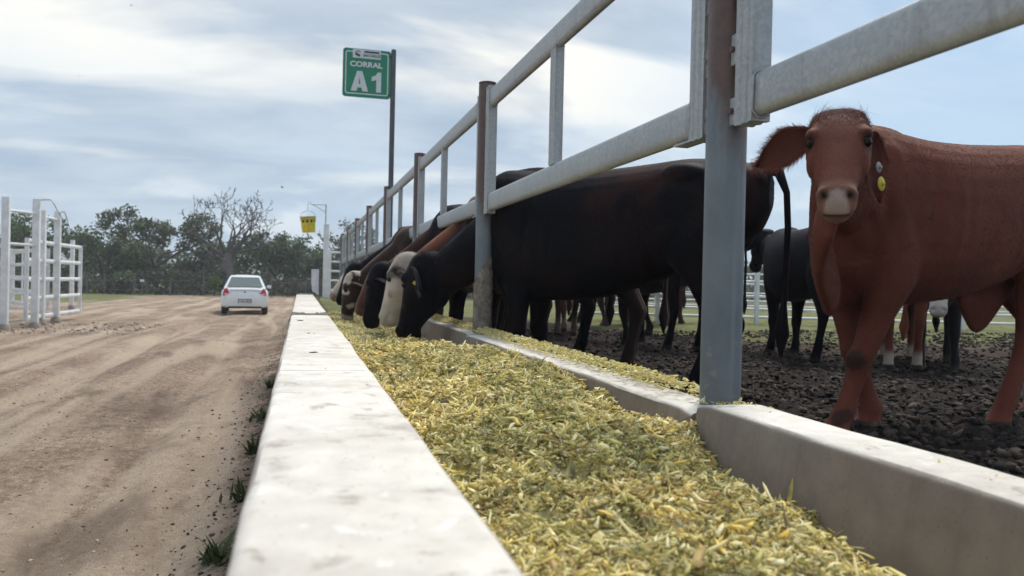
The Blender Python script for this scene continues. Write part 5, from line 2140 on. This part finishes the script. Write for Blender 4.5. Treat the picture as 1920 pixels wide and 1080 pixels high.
# ================================================================== white sedan driving away
def build_car():
    paint = NT('car_paint', 0.28, 0.5)
    paint.set('Base Color', paint.mix(paint.ramp(paint.noise(paint.coord('Object'), 2.5, 4), [(0.45, 0.0), (0.8, 0.35)]), (0.74, 0.76, 0.79), (0.55, 0.50, 0.45)))
    paint.set('Coat Weight', 0.5)
    paint = paint.m
    glass = NT('car_glass', 0.08, 0.6)
    glass.set('Base Color', (0.12, 0.15, 0.15))
    glass = glass.m
    red = NT('tail_red', 0.2, 0.5)
    red.set('Base Color', (0.42, 0.012, 0.03))
    red = red.m
    clear = mat_plain('lamp_clear', (0.62, 0.40, 0.42), 0.2, 0.5)
    black = mat_plain('car_black', (0.015, 0.015, 0.016), 0.5, 0.3)
    tyre = mat_plain('tyre', (0.03, 0.027, 0.025), 0.85, 0.2, vary=0.3)
    rim = mat_plain('wheel_rim', (0.35, 0.36, 0.37), 0.35, 0.5, metal=0.6)
    chrome = mat_plain('chrome', (0.35, 0.38, 0.42), 0.25, 0.5, metal=0.8)
    root = empty('car', (-1.98, 31.2, -0.105), math.radians(3.2))
    tag(root, 'dusty white four door sedan driving away along the dirt road', 'car')
    # lower body: stations along y (0 = rear bumper)
    st = [  # y, half width, z bottom, z shoulder, z deck, deck half width factor
        (0.00, 0.66, 0.36, 0.66, 0.70, 0.86), (0.03, 0.76, 0.30, 0.70, 0.76, 0.90), (0.10, 0.82, 0.27, 0.84, 0.945, 0.86),
        (0.16, 0.835, 0.26, 0.88, 0.985, 0.84), (0.40, 0.845, 0.26, 0.90, 1.005, 0.83), (0.80, 0.85, 0.27, 0.91, 0.99, 0.85),
        (1.60, 0.85, 0.26, 0.91, 0.96, 0.88), (2.60, 0.85, 0.26, 0.90, 0.95, 0.88), (3.10, 0.845, 0.26, 0.88, 0.94, 0.86), (3.70, 0.83, 0.26, 0.78, 0.84, 0.85),
        (4.05, 0.78, 0.28, 0.68, 0.74, 0.85), (4.20, 0.62, 0.34, 0.58, 0.62, 0.85)]
    V, F = [], []
    for y, w, zb, zs, zd, k in st:
        half = [(0, zb), (w * 0.80, zb), (w * 0.95, zb + 0.04), (w * 0.995, zb + 0.18), (w, (zb + zs) / 2 + 0.04), (w * 0.985, zs - 0.06), (w * 0.95, zs),
                (w * k, zd - 0.012), (w * k * 0.6, zd + 0.008), (0, zd + 0.014)]
        ring = half + [(-x, z) for x, z in reversed(half[1:-1])]
        V += [(x, y, z) for x, z in ring]
    n = 18
    for i in range(len(st) - 1):
        for j in range(n):
            a, b_ = i * n + j, i * n + (j + 1) % n
            F.append((a, b_, b_ + n, a + n))
    F += [tuple(range(n)), tuple((len(st) - 1) * n + j for j in reversed(range(n)))]
    mb = MB()
    mb.add(V, F)
    body = mb.build('body', paint, root, True, 28)
    # greenhouse
    cab = [(0.46, 0.72, 0.985, 0.985), (0.60, 0.715, 0.98, 1.10), (0.86, 0.68, 0.98, 1.30), (1.10, 0.64, 0.98, 1.415), (1.35, 0.625, 0.97, 1.46), (1.9, 0.62, 0.96, 1.475),
           (2.35, 0.63, 0.95, 1.44), (2.65, 0.66, 0.94, 1.32), (3.10, 0.70, 0.93, 0.96)]
    V, F = [], []
    for y, w, zb, zt in cab:
        h = max(zt - zb, 0.004)
        wb = 0.755
        wt = wb - (wb - 0.54) * min(1, h / 0.48)
        half = [(wb, zb - 0.03), (wb * 0.985, zb + 0.02 * min(1, h)), (wt + 0.05 * min(1, h), zt - 0.05 * min(1, h * 2)), (wt, zt - 0.012 * min(1, h * 4)), (wt * 0.6, zt + 0.012 * min(1, h * 3)), (0, zt + 0.02 * min(1, h * 3))]
        ring = half + [(-x, z) for x, z in reversed(half[:-1])]
        V += [(x, y, z) for x, z in ring]
    n = 11
    for i in range(len(cab) - 1):
        for j in range(n - 1):
            a = i * n + j
            F.append((a, a + 1, a + 1 + n, a + n))
    mb = MB()
    mb.add(V, F)
    mb.build('cabin', paint, root, True, 30)

    def panel(name, q, mat, off, parent=root, th=0.006):
        P = [Vector(p) for p in q]
        nrm = (P[1] - P[0]).cross(P[-1] - P[0]).normalized()
        k = len(P)
        m_ = MB()
        m_.add([p + nrm * off for p in P] + [p + nrm * (off - th) for p in P],
               [tuple(range(k)), tuple(reversed(range(k, 2 * k)))] + [(i, (i + 1) % k, k + (i + 1) % k, k + i) for i in range(k)])
        return m_.build(name, mat, parent)
    panel('rear_window', [(-0.63, 0.475, 1.02), (0.63, 0.475, 1.02), (0.50, 0.985, 1.378), (-0.50, 0.985, 1.378)], glass, 0.028)
    panel('windscreen', [(0.64, 3.02, 0.985), (-0.64, 3.02, 0.985), (-0.53, 2.46, 1.42), (0.53, 2.46, 1.42)], glass, 0.035)
    for sg in (-1, 1):
        for y0, y1, t0, t1 in ((0.82, 1.55, 1.08, 1.52), (1.62, 2.72, 1.60, 2.36)):
            q = [(sg * 0.752, y0, 1.02), (sg * 0.752, y1, 1.0), (sg * 0.60, t1, 1.385), (sg * 0.60, t0, 1.385)]
            if sg < 0:
                q = q[::-1]
            panel('side_window', q, glass, 0.022)
    for sg in (-1, 1):
        # tail lamp: red triangle over a pale lens and dark lower strip
        o1 = [(sg * 0.50, 0.115, 0.73), (sg * 0.765, 0.085, 0.71), (sg * 0.735, 0.135, 0.93), (sg * 0.665, 0.12, 0.985), (sg * 0.605, 0.11, 0.93)]
        o1 = [(x, y - 0.055, z) for x, y, z in o1]
        lamp = panel('tail_lamp', o1 if sg > 0 else o1[::-1], red, 0.02, th=0.09)
        o2 = [(sg * 0.56, 0.03, 0.745), (sg * 0.73, 0.012, 0.735), (sg * 0.71, 0.02, 0.80), (sg * 0.60, 0.03, 0.80)]
        panel('lens', o2 if sg > 0 else o2[::-1], clear, 0.026, lamp)
        mb = MB()
        mb.box((sg * 0.90, 2.45, 1.03), (0.17, 0.10, 0.12), bev=0.03)
        mb.build('mirror', black if sg < 0 else paint, root, True, 50)
        for y in (0.72, 3.38):
            w = empty('wheel', (0, 0, 0))
            w.parent = root
            w.location = (sg * 0.73, y, 0.295)
            w.rotation_euler = (0, math.pi / 2, 0)
            mb = MB()
            mb.lathe([(0.18, -0.095), (0.275, -0.098), (0.295, -0.07), (0.298, 0), (0.295, 0.07), (0.275, 0.098), (0.18, 0.095)], 28)
            mb.build('tyre', tyre, w, True, 45)
            mb = MB()
            mb.lathe([(0, 0.07), (0.05, 0.08), (0.16, 0.06), (0.185, 0.09), (0.185, -0.09), (0.16, -0.06), (0, -0.06)], 20)
            mb.build('rim', rim, w, True, 45)
    # boot details
    mb = MB()
    mb.box((0, 0.058, 0.905), (1.02, 0.02, 0.012))
    mb.box((-0.50, 0.050, 0.80), (0.010, 0.02, 0.20))
    mb.box((0.50, 0.050, 0.80), (0.010, 0.02, 0.20))
    mb.build('boot_seam', mat_plain('seam', (0.25, 0.26, 0.28), 0.6), root)
    mb = MB()
    mb.box((0, -0.006, 0.515), (0.48, 0.03, 0.15), bev=0.01)
    rec = mb.build('plate_recess', mat_plain('plate_recess_plastic', (0.10, 0.11, 0.13), 0.5), root)  # dark grey backing box behind the licence plate
    mb = MB()
    mb.box((0, -0.026, 0.495), (0.40, 0.012, 0.115), bev=0.004)
    pl = mb.build('licence_plate', mat_plain('plate_white', (0.60, 0.61, 0.64), 0.5, vary=0.2, scale=30), root)
    for k, x in enumerate((-0.13, -0.08, -0.03, 0.05, 0.10, 0.15)):
        mb = MB()
        mb.box((x, -0.0335, 0.495), (0.028, 0.004, 0.06))
        mb.build('plate_mark', black, pl)
    mb = MB()
    v, f = blob((0, 0.045, 0.845), (0.055, 0.012, 0.032), n=8)
    mb.add(v, f)
    mb.build('badge', chrome, root, True, 180)
    mb = MB()
    mb.box((0, 0.09, 0.29), (1.20, 0.14, 0.09), bev=0.02)
    mb.build('bumper_valance', black, root, True, 40)
    mb = MB()
    mb.box((0, 0.022, 0.60), (1.46, 0.03, 0.016), bev=0.004)
    mb.build('bumper_groove', mat_plain('groove', (0.42, 0.43, 0.45), 0.5), root)
    mb = MB()
    mb.tube([(0.42, 0.02, 0.25), (0.42, 0.35, 0.25)], 0.028, 10)
    mb.build('exhaust', chrome, root, True)
    return root


build_car()

# ================================================================== trees and scrub
def leaf_material(name):
    m = NT(name, 0.65, 0.25)
    m.set('Base Color', m.attr('tint'))
    m.set('Transmission Weight', 0.0)
    tr = m.n('ShaderNodeBsdfTranslucent')
    m.link(m.attr('tint'), tr.inputs['Color'])
    mx = m.n('ShaderNodeMixShader')
    mx.inputs[0].default_value = 0.25
    m.link(m.b.outputs[0], mx.inputs[1])
    m.link(tr.outputs[0], mx.inputs[2])
    m.link(mx.outputs[0], m.t.nodes['Material Output'].inputs['Surface'])
    return m.m


MAT_LEAF = leaf_material('leaf')
MAT_BARK = mat_plain('bark', (0.085, 0.075, 0.07), 0.95, 0.1, vary=0.35, scale=6, bump=0.6)
MAT_BARK_PALE = mat_plain('bark_pale', (0.135, 0.125, 0.12), 0.95, 0.1, vary=0.3, scale=5, bump=0.5)


def leaf_arrays(centres, radii, per, size, tints):
    """small leaf sprays through the volume of many clumps"""
    k = len(centres)
    n = k * per
    c = np.repeat(np.asarray(centres), per, 0)
    r = np.repeat(np.asarray(radii), per, 0)
    d = RNG.normal(size=(n, 3))
    d /= np.linalg.norm(d, axis=1)[:, None]
    rad = RNG.random((n, 1)) ** 0.45
    p = c + d * rad * r * np.array((1, 1, 0.72))
    u = RNG.normal(size=(n, 3))
    u /= np.linalg.norm(u, axis=1)[:, None]
    w = np.cross(u, RNG.normal(size=(n, 3)))
    w /= np.linalg.norm(w, axis=1)[:, None]
    s = size * RNG.uniform(0.5, 1.4, (n, 1))
    V = np.stack([p - u * s, p + w * s * 0.55, p + u * s, p - w * s * 0.55], 1).reshape(-1, 3)
    F = np.arange(n * 4).reshape(-1, 4)
    clump = np.repeat(RNG.uniform(0.65, 1.3, (k, 1)), per, 0)
    T = np.asarray(tints)[RNG.integers(0, len(tints), n)] * RNG.uniform(0.95, 1.6, (n, 1)) * clump
    return V, F, np.repeat(T, 4, 0)


def grow(mb, p, d, length, r, depth, tips, spread=0.6, up=0.25, split=(2, 3), shrink=0.74, seed=None):
    """recursive limb"""
    rnd = random
    pts, rr = [p], [r]
    q = p.copy()
    dd = d.copy()
    nseg = 4
    for i in range(nseg):
        dd = (dd + Vector((rnd.gauss(0, 0.13), rnd.gauss(0, 0.13), rnd.gauss(0, 0.08) + up * 0.10))).normalized()
        q = q + dd * (length / nseg)
        pts.append(q.copy())
        rr.append(r * (1 - 0.42 * (i + 1) / nseg))
    mb.tube(pts, rr, 7 if r > 0.05 else (5 if r > 0.018 else 3), cap=False)
    if depth == 0:
        tips.append(q.copy())
        return
    tips.append(pts[2].copy()) if depth <= 1 else None
    for k in range(rnd.randint(*split)):
        a = rnd.uniform(0, 2 * math.pi)
        perp = dd.orthogonal().normalized()
        perp.rotate(Matrix.Rotation(a, 3, dd))
        nd = (dd * math.cos(spread) + perp * math.sin(spread) * rnd.uniform(0.7, 1.25) + Vector((0, 0, up * 0.25))).normalized()
        grow(mb, q, nd, length * shrink * rnd.uniform(0.8, 1.15), max(rr[-1] * rnd.uniform(0.80, 0.96), 0.020), depth - 1, tips, spread, up, split, shrink)


GREENS = [(0.070, 0.108, 0.048), (0.095, 0.135, 0.056), (0.055, 0.085, 0.044), (0.13, 0.155, 0.075), (0.080, 0.105, 0.062)]
GREY_GREENS = [(0.090, 0.100, 0.068), (0.068, 0.080, 0.054), (0.115, 0.115, 0.085), (0.054, 0.064, 0.046)]
PALE_GREENS = [(0.085, 0.125, 0.038), (0.07, 0.10, 0.032), (0.105, 0.14, 0.052)]
TREES = 'trees in the scrub beyond the road'


def leafy_tree(name, label, x, y, h, w, tints, seed, trunk_h=0.35, per=46, size=0.13, depth=3, bark=None, group=TREES, r=None, clump=0.62, spread=0.62):
    random.seed(seed)
    root = empty(name, (x, y, -0.15))
    tag(root, label, 'shrub' if 'shrub' in name else 'tree', group)
    mb = MB()
    tips = []
    r0 = r or 0.045 * h
    base = Vector((0, 0, 0))
    top = Vector((random.uniform(-0.2, 0.2), 0, h * trunk_h))
    mb.tube([base, (base + top) * 0.5 + Vector((random.uniform(-.1, .1), 0, 0)), top], [r0, r0 * 0.82, r0 * 0.7], 9, cap=False)
    L_ = (h * (1 - trunk_h)) / 2.7
    for k in range(4):
        a = k * math.pi / 2 + random.uniform(-0.5, 0.5)
        sp = w / h * 1.05
        nd = Vector((math.cos(a) * sp, math.sin(a) * sp, 0.75)).normalized()
        grow(mb, top, nd, L_ * random.uniform(0.85, 1.2), r0 * 0.45, depth - 1, tips, spread, 0.35, (2, 3), 0.78)
    mb.build('trunk', bark or MAT_BARK, root, True, 80)
    C_ = np.array([t[:] for t in tips])
    # keep the crown inside its size
    zc = h * 0.62
    s = np.array((w / 2, w / 2, h * 0.42))
    q = (C_ - (0, 0, zc)) / s
    l = np.linalg.norm(q, axis=1)
    f = np.where(l > 1, 1 / l, 1)
    C_ = q * f[:, None] * s + (0, 0, zc)
    V, F, T = leaf_arrays(C_, np.full((len(C_), 1), clump), per, size, tints)
    np_mesh('crown', V, F, MAT_LEAF, root, False, T)
    return root


# big thorny tree with a flat, open crown
leafy_tree('thorn_tree', 'large spreading thorn tree with an open dark crown left of the bare tree', -10.7, 65.5, 7.2, 8.6, GREY_GREENS + GREENS[:2], 5, 0.28, 60, 0.13, 4, clump=0.72)
leafy_tree('leafy_tree', 'rounded dark green tree on the left flank of the thorn tree', -14.2, 66.0, 5.2, 5.2, GREENS, 8, 0.25, 70, 0.14, 3, clump=0.8)
leafy_tree('leafy_tree', 'tall dark tree behind the white posts at the far left', -20.6, 60.5, 7.0, 5.5, GREENS, 12, 0.32, 55, 0.14, 3, clump=0.75)
leafy_tree('leafy_tree', 'sparse tall tree between the paired white gate posts', -17.6, 62.0, 6.4, 4.6, GREENS, 15, 0.32, 45, 0.14, 3, clump=0.65)
leafy_tree('leafy_tree', 'dark tree at the left picture edge behind the corral', -25.5, 60.0, 6.6, 6.0, GREENS, 19, 0.3, 60, 0.14, 3, clump=0.8)
leafy_tree('leafy_tree', 'green round headed tree just right of the bare tree', -2.2, 67.0, 5.2, 3.6, GREENS, 23, 0.3, 60, 0.13, 3, clump=0.62)
leafy_tree('leafy_tree', 'green tree behind the yellow bucket, second right of the bare tree', -0.6, 68.0, 5.6, 4.0, GREENS, 27, 0.3, 60, 0.13, 3, clump=0.65)
leafy_tree('leafy_tree', 'dense tree between the bucket and the mast at the fence end', 1.6, 67.0, 4.4, 4.6, GREENS, 31, 0.22, 70, 0.14, 3, clump=0.75)
leafy_tree('thorn_tree', 'thin twiggy tree behind the white mast', 3.6, 64.0, 5.6, 5.0, GREY_GREENS, 36, 0.3, 14, 0.11, 4, clump=0.6)
leafy_tree('thorn_tree', 'low spreading thorn tree between the two large trees', -7.3, 67.0, 3.7, 5.0, GREY_GREENS, 41, 0.25, 40, 0.13, 3, clump=0.7)


def bare_tree():
    random.seed(63)
    root = empty('bare_tree', (-5.15, 62.0, -0.15))
    tag(root, 'large leafless tree with a wide umbrella of bare branches', 'tree')
    mb = MB()
    mb.tube([(0, 0, 0), (0.05, 0, 0.25), (0.02, 0, 1.3), (-0.05, 0, 2.5), (0.0, 0, 3.2)], [0.62, 0.46, 0.40, 0.36, 0.30], 12, cap=False)
    mb.build('trunk', MAT_BARK_PALE, root, True, 80)
    mb = MB()
    tips = []
    limbs = [((-0.05, 0, 2.9), (-0.95, 0.1, 0.42), 1.55, 0.17), ((0.02, 0, 3.1), (0.75, -0.1, 0.70), 1.45, 0.19), ((0.0, 0, 3.1), (0.15, 0.3, 1.0), 1.1, 0.18),
             ((-0.05, 0, 3.0), (-0.55, -0.3, 0.85), 1.35, 0.16), ((0.05, 0, 3.0), (0.45, 0.4, 0.8), 1.25, 0.15), ((0.05, 0, 3.05), (1.0, 0.0, 0.30), 1.5, 0.14),
             ((-0.05, 0, 3.05), (-0.2, 0.3, 0.95), 1.2, 0.13)]
    for p, d, L_, r in limbs:
        grow(mb, Vector(p), Vector(d).normalized(), L_, r * 1.2, 6, tips, 0.55, 0.10, (2, 2), 0.80)
    mb.build('crown', mat_plain('bark_grey', (0.085, 0.078, 0.076), 0.95, 0.1, vary=0.3, scale=5), root, True, 80)
    # flatten the top of the umbrella
    me = root.children[-1].data
    for v in me.vertices:
        lim = 7.0 - 0.16 * v.co.x ** 2
        if v.co.z > lim - 1.0:
            v.co.z = lim - 1.0 + (v.co.z - lim + 1.0) * 0.45
    return root


bare_tree()


def scrub(name, label, n, xr, yr, hfun, tints, per=60, size=0.16, clump=0.7):
    x = RNG.uniform(*xr, n)
    y = RNG.uniform(*yr, n)
    hmax = hfun(x, y)
    z = -0.1 + hmax * RNG.random(n) ** 0.75
    V, F, T = leaf_arrays(np.stack([x, y, z], -1), np.full((n, 1), clump), per, size, tints)
    ok = (V.reshape(-1, 4, 3)[:, :, 2].min(1) > -0.2)
    F = F[ok]
    o = np_mesh(name, V, F, MAT_LEAF, None, False, T)
    tag(o, label, None, kind='stuff')
    return o


scrub('scrub_wood', 'dark mass of scrub wood along the horizon', 1500, (-60, 60), (67, 80),
      lambda x, y: 2.9 + 2.0 * fbm(x * 0.18, y * 0.1, 3, 81), GREENS + GREY_GREENS, 60, 0.20, 0.85)
scrub('undergrowth', 'low dusty undergrowth at the foot of the trees', 520, (-32, 14), (60.5, 66.5),
      lambda x, y: 0.8 + 1.3 * fbm(x * 0.3, y * 0.2, 3, 83), GREY_GREENS + [(0.085, 0.075, 0.06), (0.07, 0.062, 0.052)], 50, 0.13, 0.5)


def small_shrub(label, x, y, h, w, tints, seed):
    random.seed(seed)
    root = empty('shrub', (x, y, -0.12))
    tag(root, label, 'shrub', 'small shrubs on the verge')
    mb = MB()
    C_ = []
    for k in range(7):
        a = random.uniform(0, 6.28)
        t = Vector((math.cos(a) * w * random.uniform(0.1, 0.5), math.sin(a) * w * 0.3, h * random.uniform(0.55, 1.0)))
        mb.tube([(0, 0, 0), t * 0.5 + Vector((0, 0, 0.1 * h)), t], [0.03, 0.02, 0.008], 5, cap=False)
        C_ += [t[:], (t * 0.7)[:]]
    mb.build('stems', MAT_BARK, root)
    V, F, T = leaf_arrays(np.array(C_), np.full((len(C_), 1), 0.30 * w), 40, 0.09, tints)
    np_mesh('foliage', V, F, MAT_LEAF, root, False, T)


small_shrub('pale green shrub behind the small marker stake', -12.0, 61.5, 1.6, 1.1, PALE_GREENS + GREENS, 3)
small_shrub('pale grey green shrub between the marker stake and the bare tree', -9.3, 61.5, 1.7, 1.3, PALE_GREENS + GREY_GREENS, 4)
small_shrub('bright green bush just left of the car', -5.9, 60.6, 1.3, 1.6, PALE_GREENS, 6)

# wire fence at the edge of the scrub
wf = empty('wire_fence', (-30, 60.2, -0.1))
tag(wf, 'thin wire fence with slim wooden posts along the scrub', 'fence')
_wp = [0.0, 2.2, 4.6, 6.9, 9.2, 11.4, 13.6, 14.8, 15.9, 17.0, 18.9, 21.2, 23.4, 25.7, 28.0, 30.4, 32.7, 35.0]
for k, x in enumerate(_wp):
    mb = MB()
    mb.tube([(x, 0, -0.1), (x + random.uniform(-.04, .04), 0, random.uniform(1.25, 1.5))], 0.055, 6)
    mb.build('post', MAT_BARK_PALE, wf, True)
for z in (0.35, 0.7, 1.05):
    mb = MB()
    mb.tube([(0, 0, z), (17, 0, z - 0.03), (35, 0, z)], 0.010, 4)
    mb.build('wire', MAT_POLE, wf)
mk = empty('marker_stake', (-10.3, 58.5, -0.12))
tag(mk, 'small stake with a white square plate on the grass verge', 'marker')
mb = MB()
mb.tube([(0, 0, 0), (0, 0, 1.0)], 0.035, 6)
mb.build('stake', MAT_BARK_PALE, mk)
mb = MB()
mb.box((0, -0.04, 1.02), (0.26, 0.03, 0.16), bev=0.01)
mb.build('plate', MAT_WHITE, mk)

# low hill on the horizon
def hill():
    xs = np.linspace(-420, 60, 60)
    V, F = [], []
    for i, x in enumerate(xs):
        h = 12 * math.exp(-((x + 120) / 90) ** 2) + 6 * math.exp(-((x + 260) / 70) ** 2)
        V += [(x, 560, -1), (x, 620, h), (x, 700, -1)]
    for i in range(len(xs) - 1):
        a = i * 3
        F += [(a, a + 1, a + 4, a + 3), (a + 1, a + 2, a + 5, a + 4)]
    mb = MB()
    mb.add(V, F)
    o = mb.build('hill', mat_plain('hill_scrub', (0.07, 0.09, 0.05), 0.95, 0.1, vary=0.3, scale=0.05), None, True, 180)
    tag(o, 'low wooded hill on the horizon', None, kind='structure')


hill()

# ================================================================== small things
def weed(label, x, y, h, seed):
    random.seed(seed)
    root = empty('weed', (x, y, float(road_height(np.array([x]), np.array([y]))[0]) - 0.01))
    tag(root, label, 'weed', 'weeds along the trough wall')
    V, F, C_ = [], [], []
    for k in range(26):
        a = random.uniform(0, 6.28)
        L_ = h * random.uniform(0.5, 1.1)
        lean = random.uniform(0.25, 0.95)
        w = 0.010 * random.uniform(0.6, 1.6)
        d = Vector((math.cos(a), math.sin(a), 0))
        s = Vector((-d.y, d.x, 0)) * w
        base = Vector((random.gauss(0, 0.03), random.gauss(0, 0.05), 0))
        b0 = len(V)
        for i in range(5):
            t = i / 4
            p = base + d * (L_ * lean * t) + Vector((0, 0, L_ * (t - 0.55 * lean * t * t)))
            ww = s * (0.5 + 1.2 * math.sin(math.pi * min(t + 0.1, 1)))
            V += [p - ww * (1 - t * 0.9), p + ww * (1 - t * 0.9)]
        for i in range(4):
            F.append((b0 + 2 * i, b0 + 2 * i + 1, b0 + 2 * i + 3, b0 + 2 * i + 2))
        g = random.uniform(0.7, 1.3)
        C_ += [(0.060 * g, 0.085 * g, 0.030 * g)] * 10
    np_mesh('leaves', np.array([v[:] for v in V]), np.array(F), MAT_LEAF, root, True, np.array(C_))


weed('low green weed at the foot of the trough wall, nearest the viewer', -0.33, 3.75, 0.17, 1)
weed('second green weed from the viewer along the trough wall', -0.30, 4.75, 0.15, 2)
weed('tallest green weed against the trough wall', -0.27, 6.0, 0.22, 3)
weed('small weed farther along the trough wall', -0.31, 7.3, 0.17, 4)
weed('farthest weed beside the trough wall', -0.30, 9.6, 0.18, 5)

MAT_DUNG = mat_plain('dried_dung', (0.06, 0.045, 0.035), 0.95, 0.1, vary=0.4, scale=60)
for lab, x, y, s, ang in (('dark two legged crumb of dung on the road side wall top', 0.030, 2.44, 0.016, 0.4), ('dark crumb near the inner edge of the wall top', 0.139, 1.70, 0.009, 0.1),
                          ('small dark crumb in the middle of the wall top', 0.065, 2.02, 0.006, 1.0), ('brown sliver of straw on the wall top far along', 0.05, 3.30, 0.014, 0.3),
                          ('thin dark sliver beside the joint on the wall top', 0.00, 4.30, 0.018, 0.2)):
    mb = MB()
    for k in range(3):
        v, f = blob((s * random.uniform(-1.2, 1.2), s * random.uniform(-0.5, 0.5), 0.001), (s * random.uniform(0.3, 0.9), s * random.uniform(0.2, 0.5), s * 0.18), n=5)
        v = v + RNG.normal(0, s * 0.08, v.shape)
        mb.add(v, f)
    o = mb.build('dung_crumb', MAT_DUNG, None, True, 60)
    o.location = (x, y, TOP_L - 0.002)
    o.rotation_euler = (0, 0, ang)
    tag(o, lab, 'crumb', 'crumbs on the wall top')


def bird(label, p, span, rz, flap):
    root = empty('bird', p, rz)
    tag(root, label, 'bird', 'birds in the sky')
    s = span
    mb = MB()
    mb.tube([(0, -0.35 * s, 0), (0, -0.2 * s, 0.01 * s), (0, 0.0, 0), (0, 0.2 * s, 0.01 * s), (0, 0.28 * s, 0.0)], [0.02 * s, 0.06 * s, 0.085 * s, 0.055 * s, 0.01 * s], 8)
    mb.build('body', MAT_BLK, root, True, 180)
    for sg in (-1, 1):
        mb = MB()
        mb.prism([(0, -0.12 * s), (sg * 0.28 * s, -0.10 * s), (sg * 0.5 * s, -0.02 * s), (sg * 0.3 * s, 0.10 * s), (0, 0.12 * s)][::sg], -0.006 * s, 0.006 * s)
        w = mb.build('wing', MAT_BLK, root)
        w.rotation_euler = (0, -sg * flap, 0)


bird('small dark bird in flight above the bare tree and bucket', (-0.73, 31.2, 4.68), 0.20, 0.8, 0.7)
bird('tiny dark bird high in the left of the sky', (-10.9, 44.3, 11.15), 0.16, 0.3, 0.3)
bird('tiny dark bird at the top edge of the sky', (-8.46, 43.7, 14.75), 0.16, 1.9, 0.5)


# ================================================================== dusty air
def build_haze():
    m = bpy.data.materials.new('haze_air')
    m.use_nodes = True
    t = m.node_tree
    t.nodes.clear()
    out = t.nodes.new('ShaderNodeOutputMaterial')
    v = t.nodes.new('ShaderNodeVolumePrincipled')
    v.inputs['Color'].default_value = (0.86, 0.90, 0.95, 1)
    v.inputs['Density'].default_value = 0.0012
    v.inputs['Anisotropy'].default_value = 0.2
    t.links.new(v.outputs[0], out.inputs['Volume'])
    mb = MB()
    mb.box((0, 665, 8.5), (1830, 1480, 21.0))
    o = mb.build('haze', m)
    tag(o, 'thin dusty air over the whole place', None, kind='stuff')


build_haze()
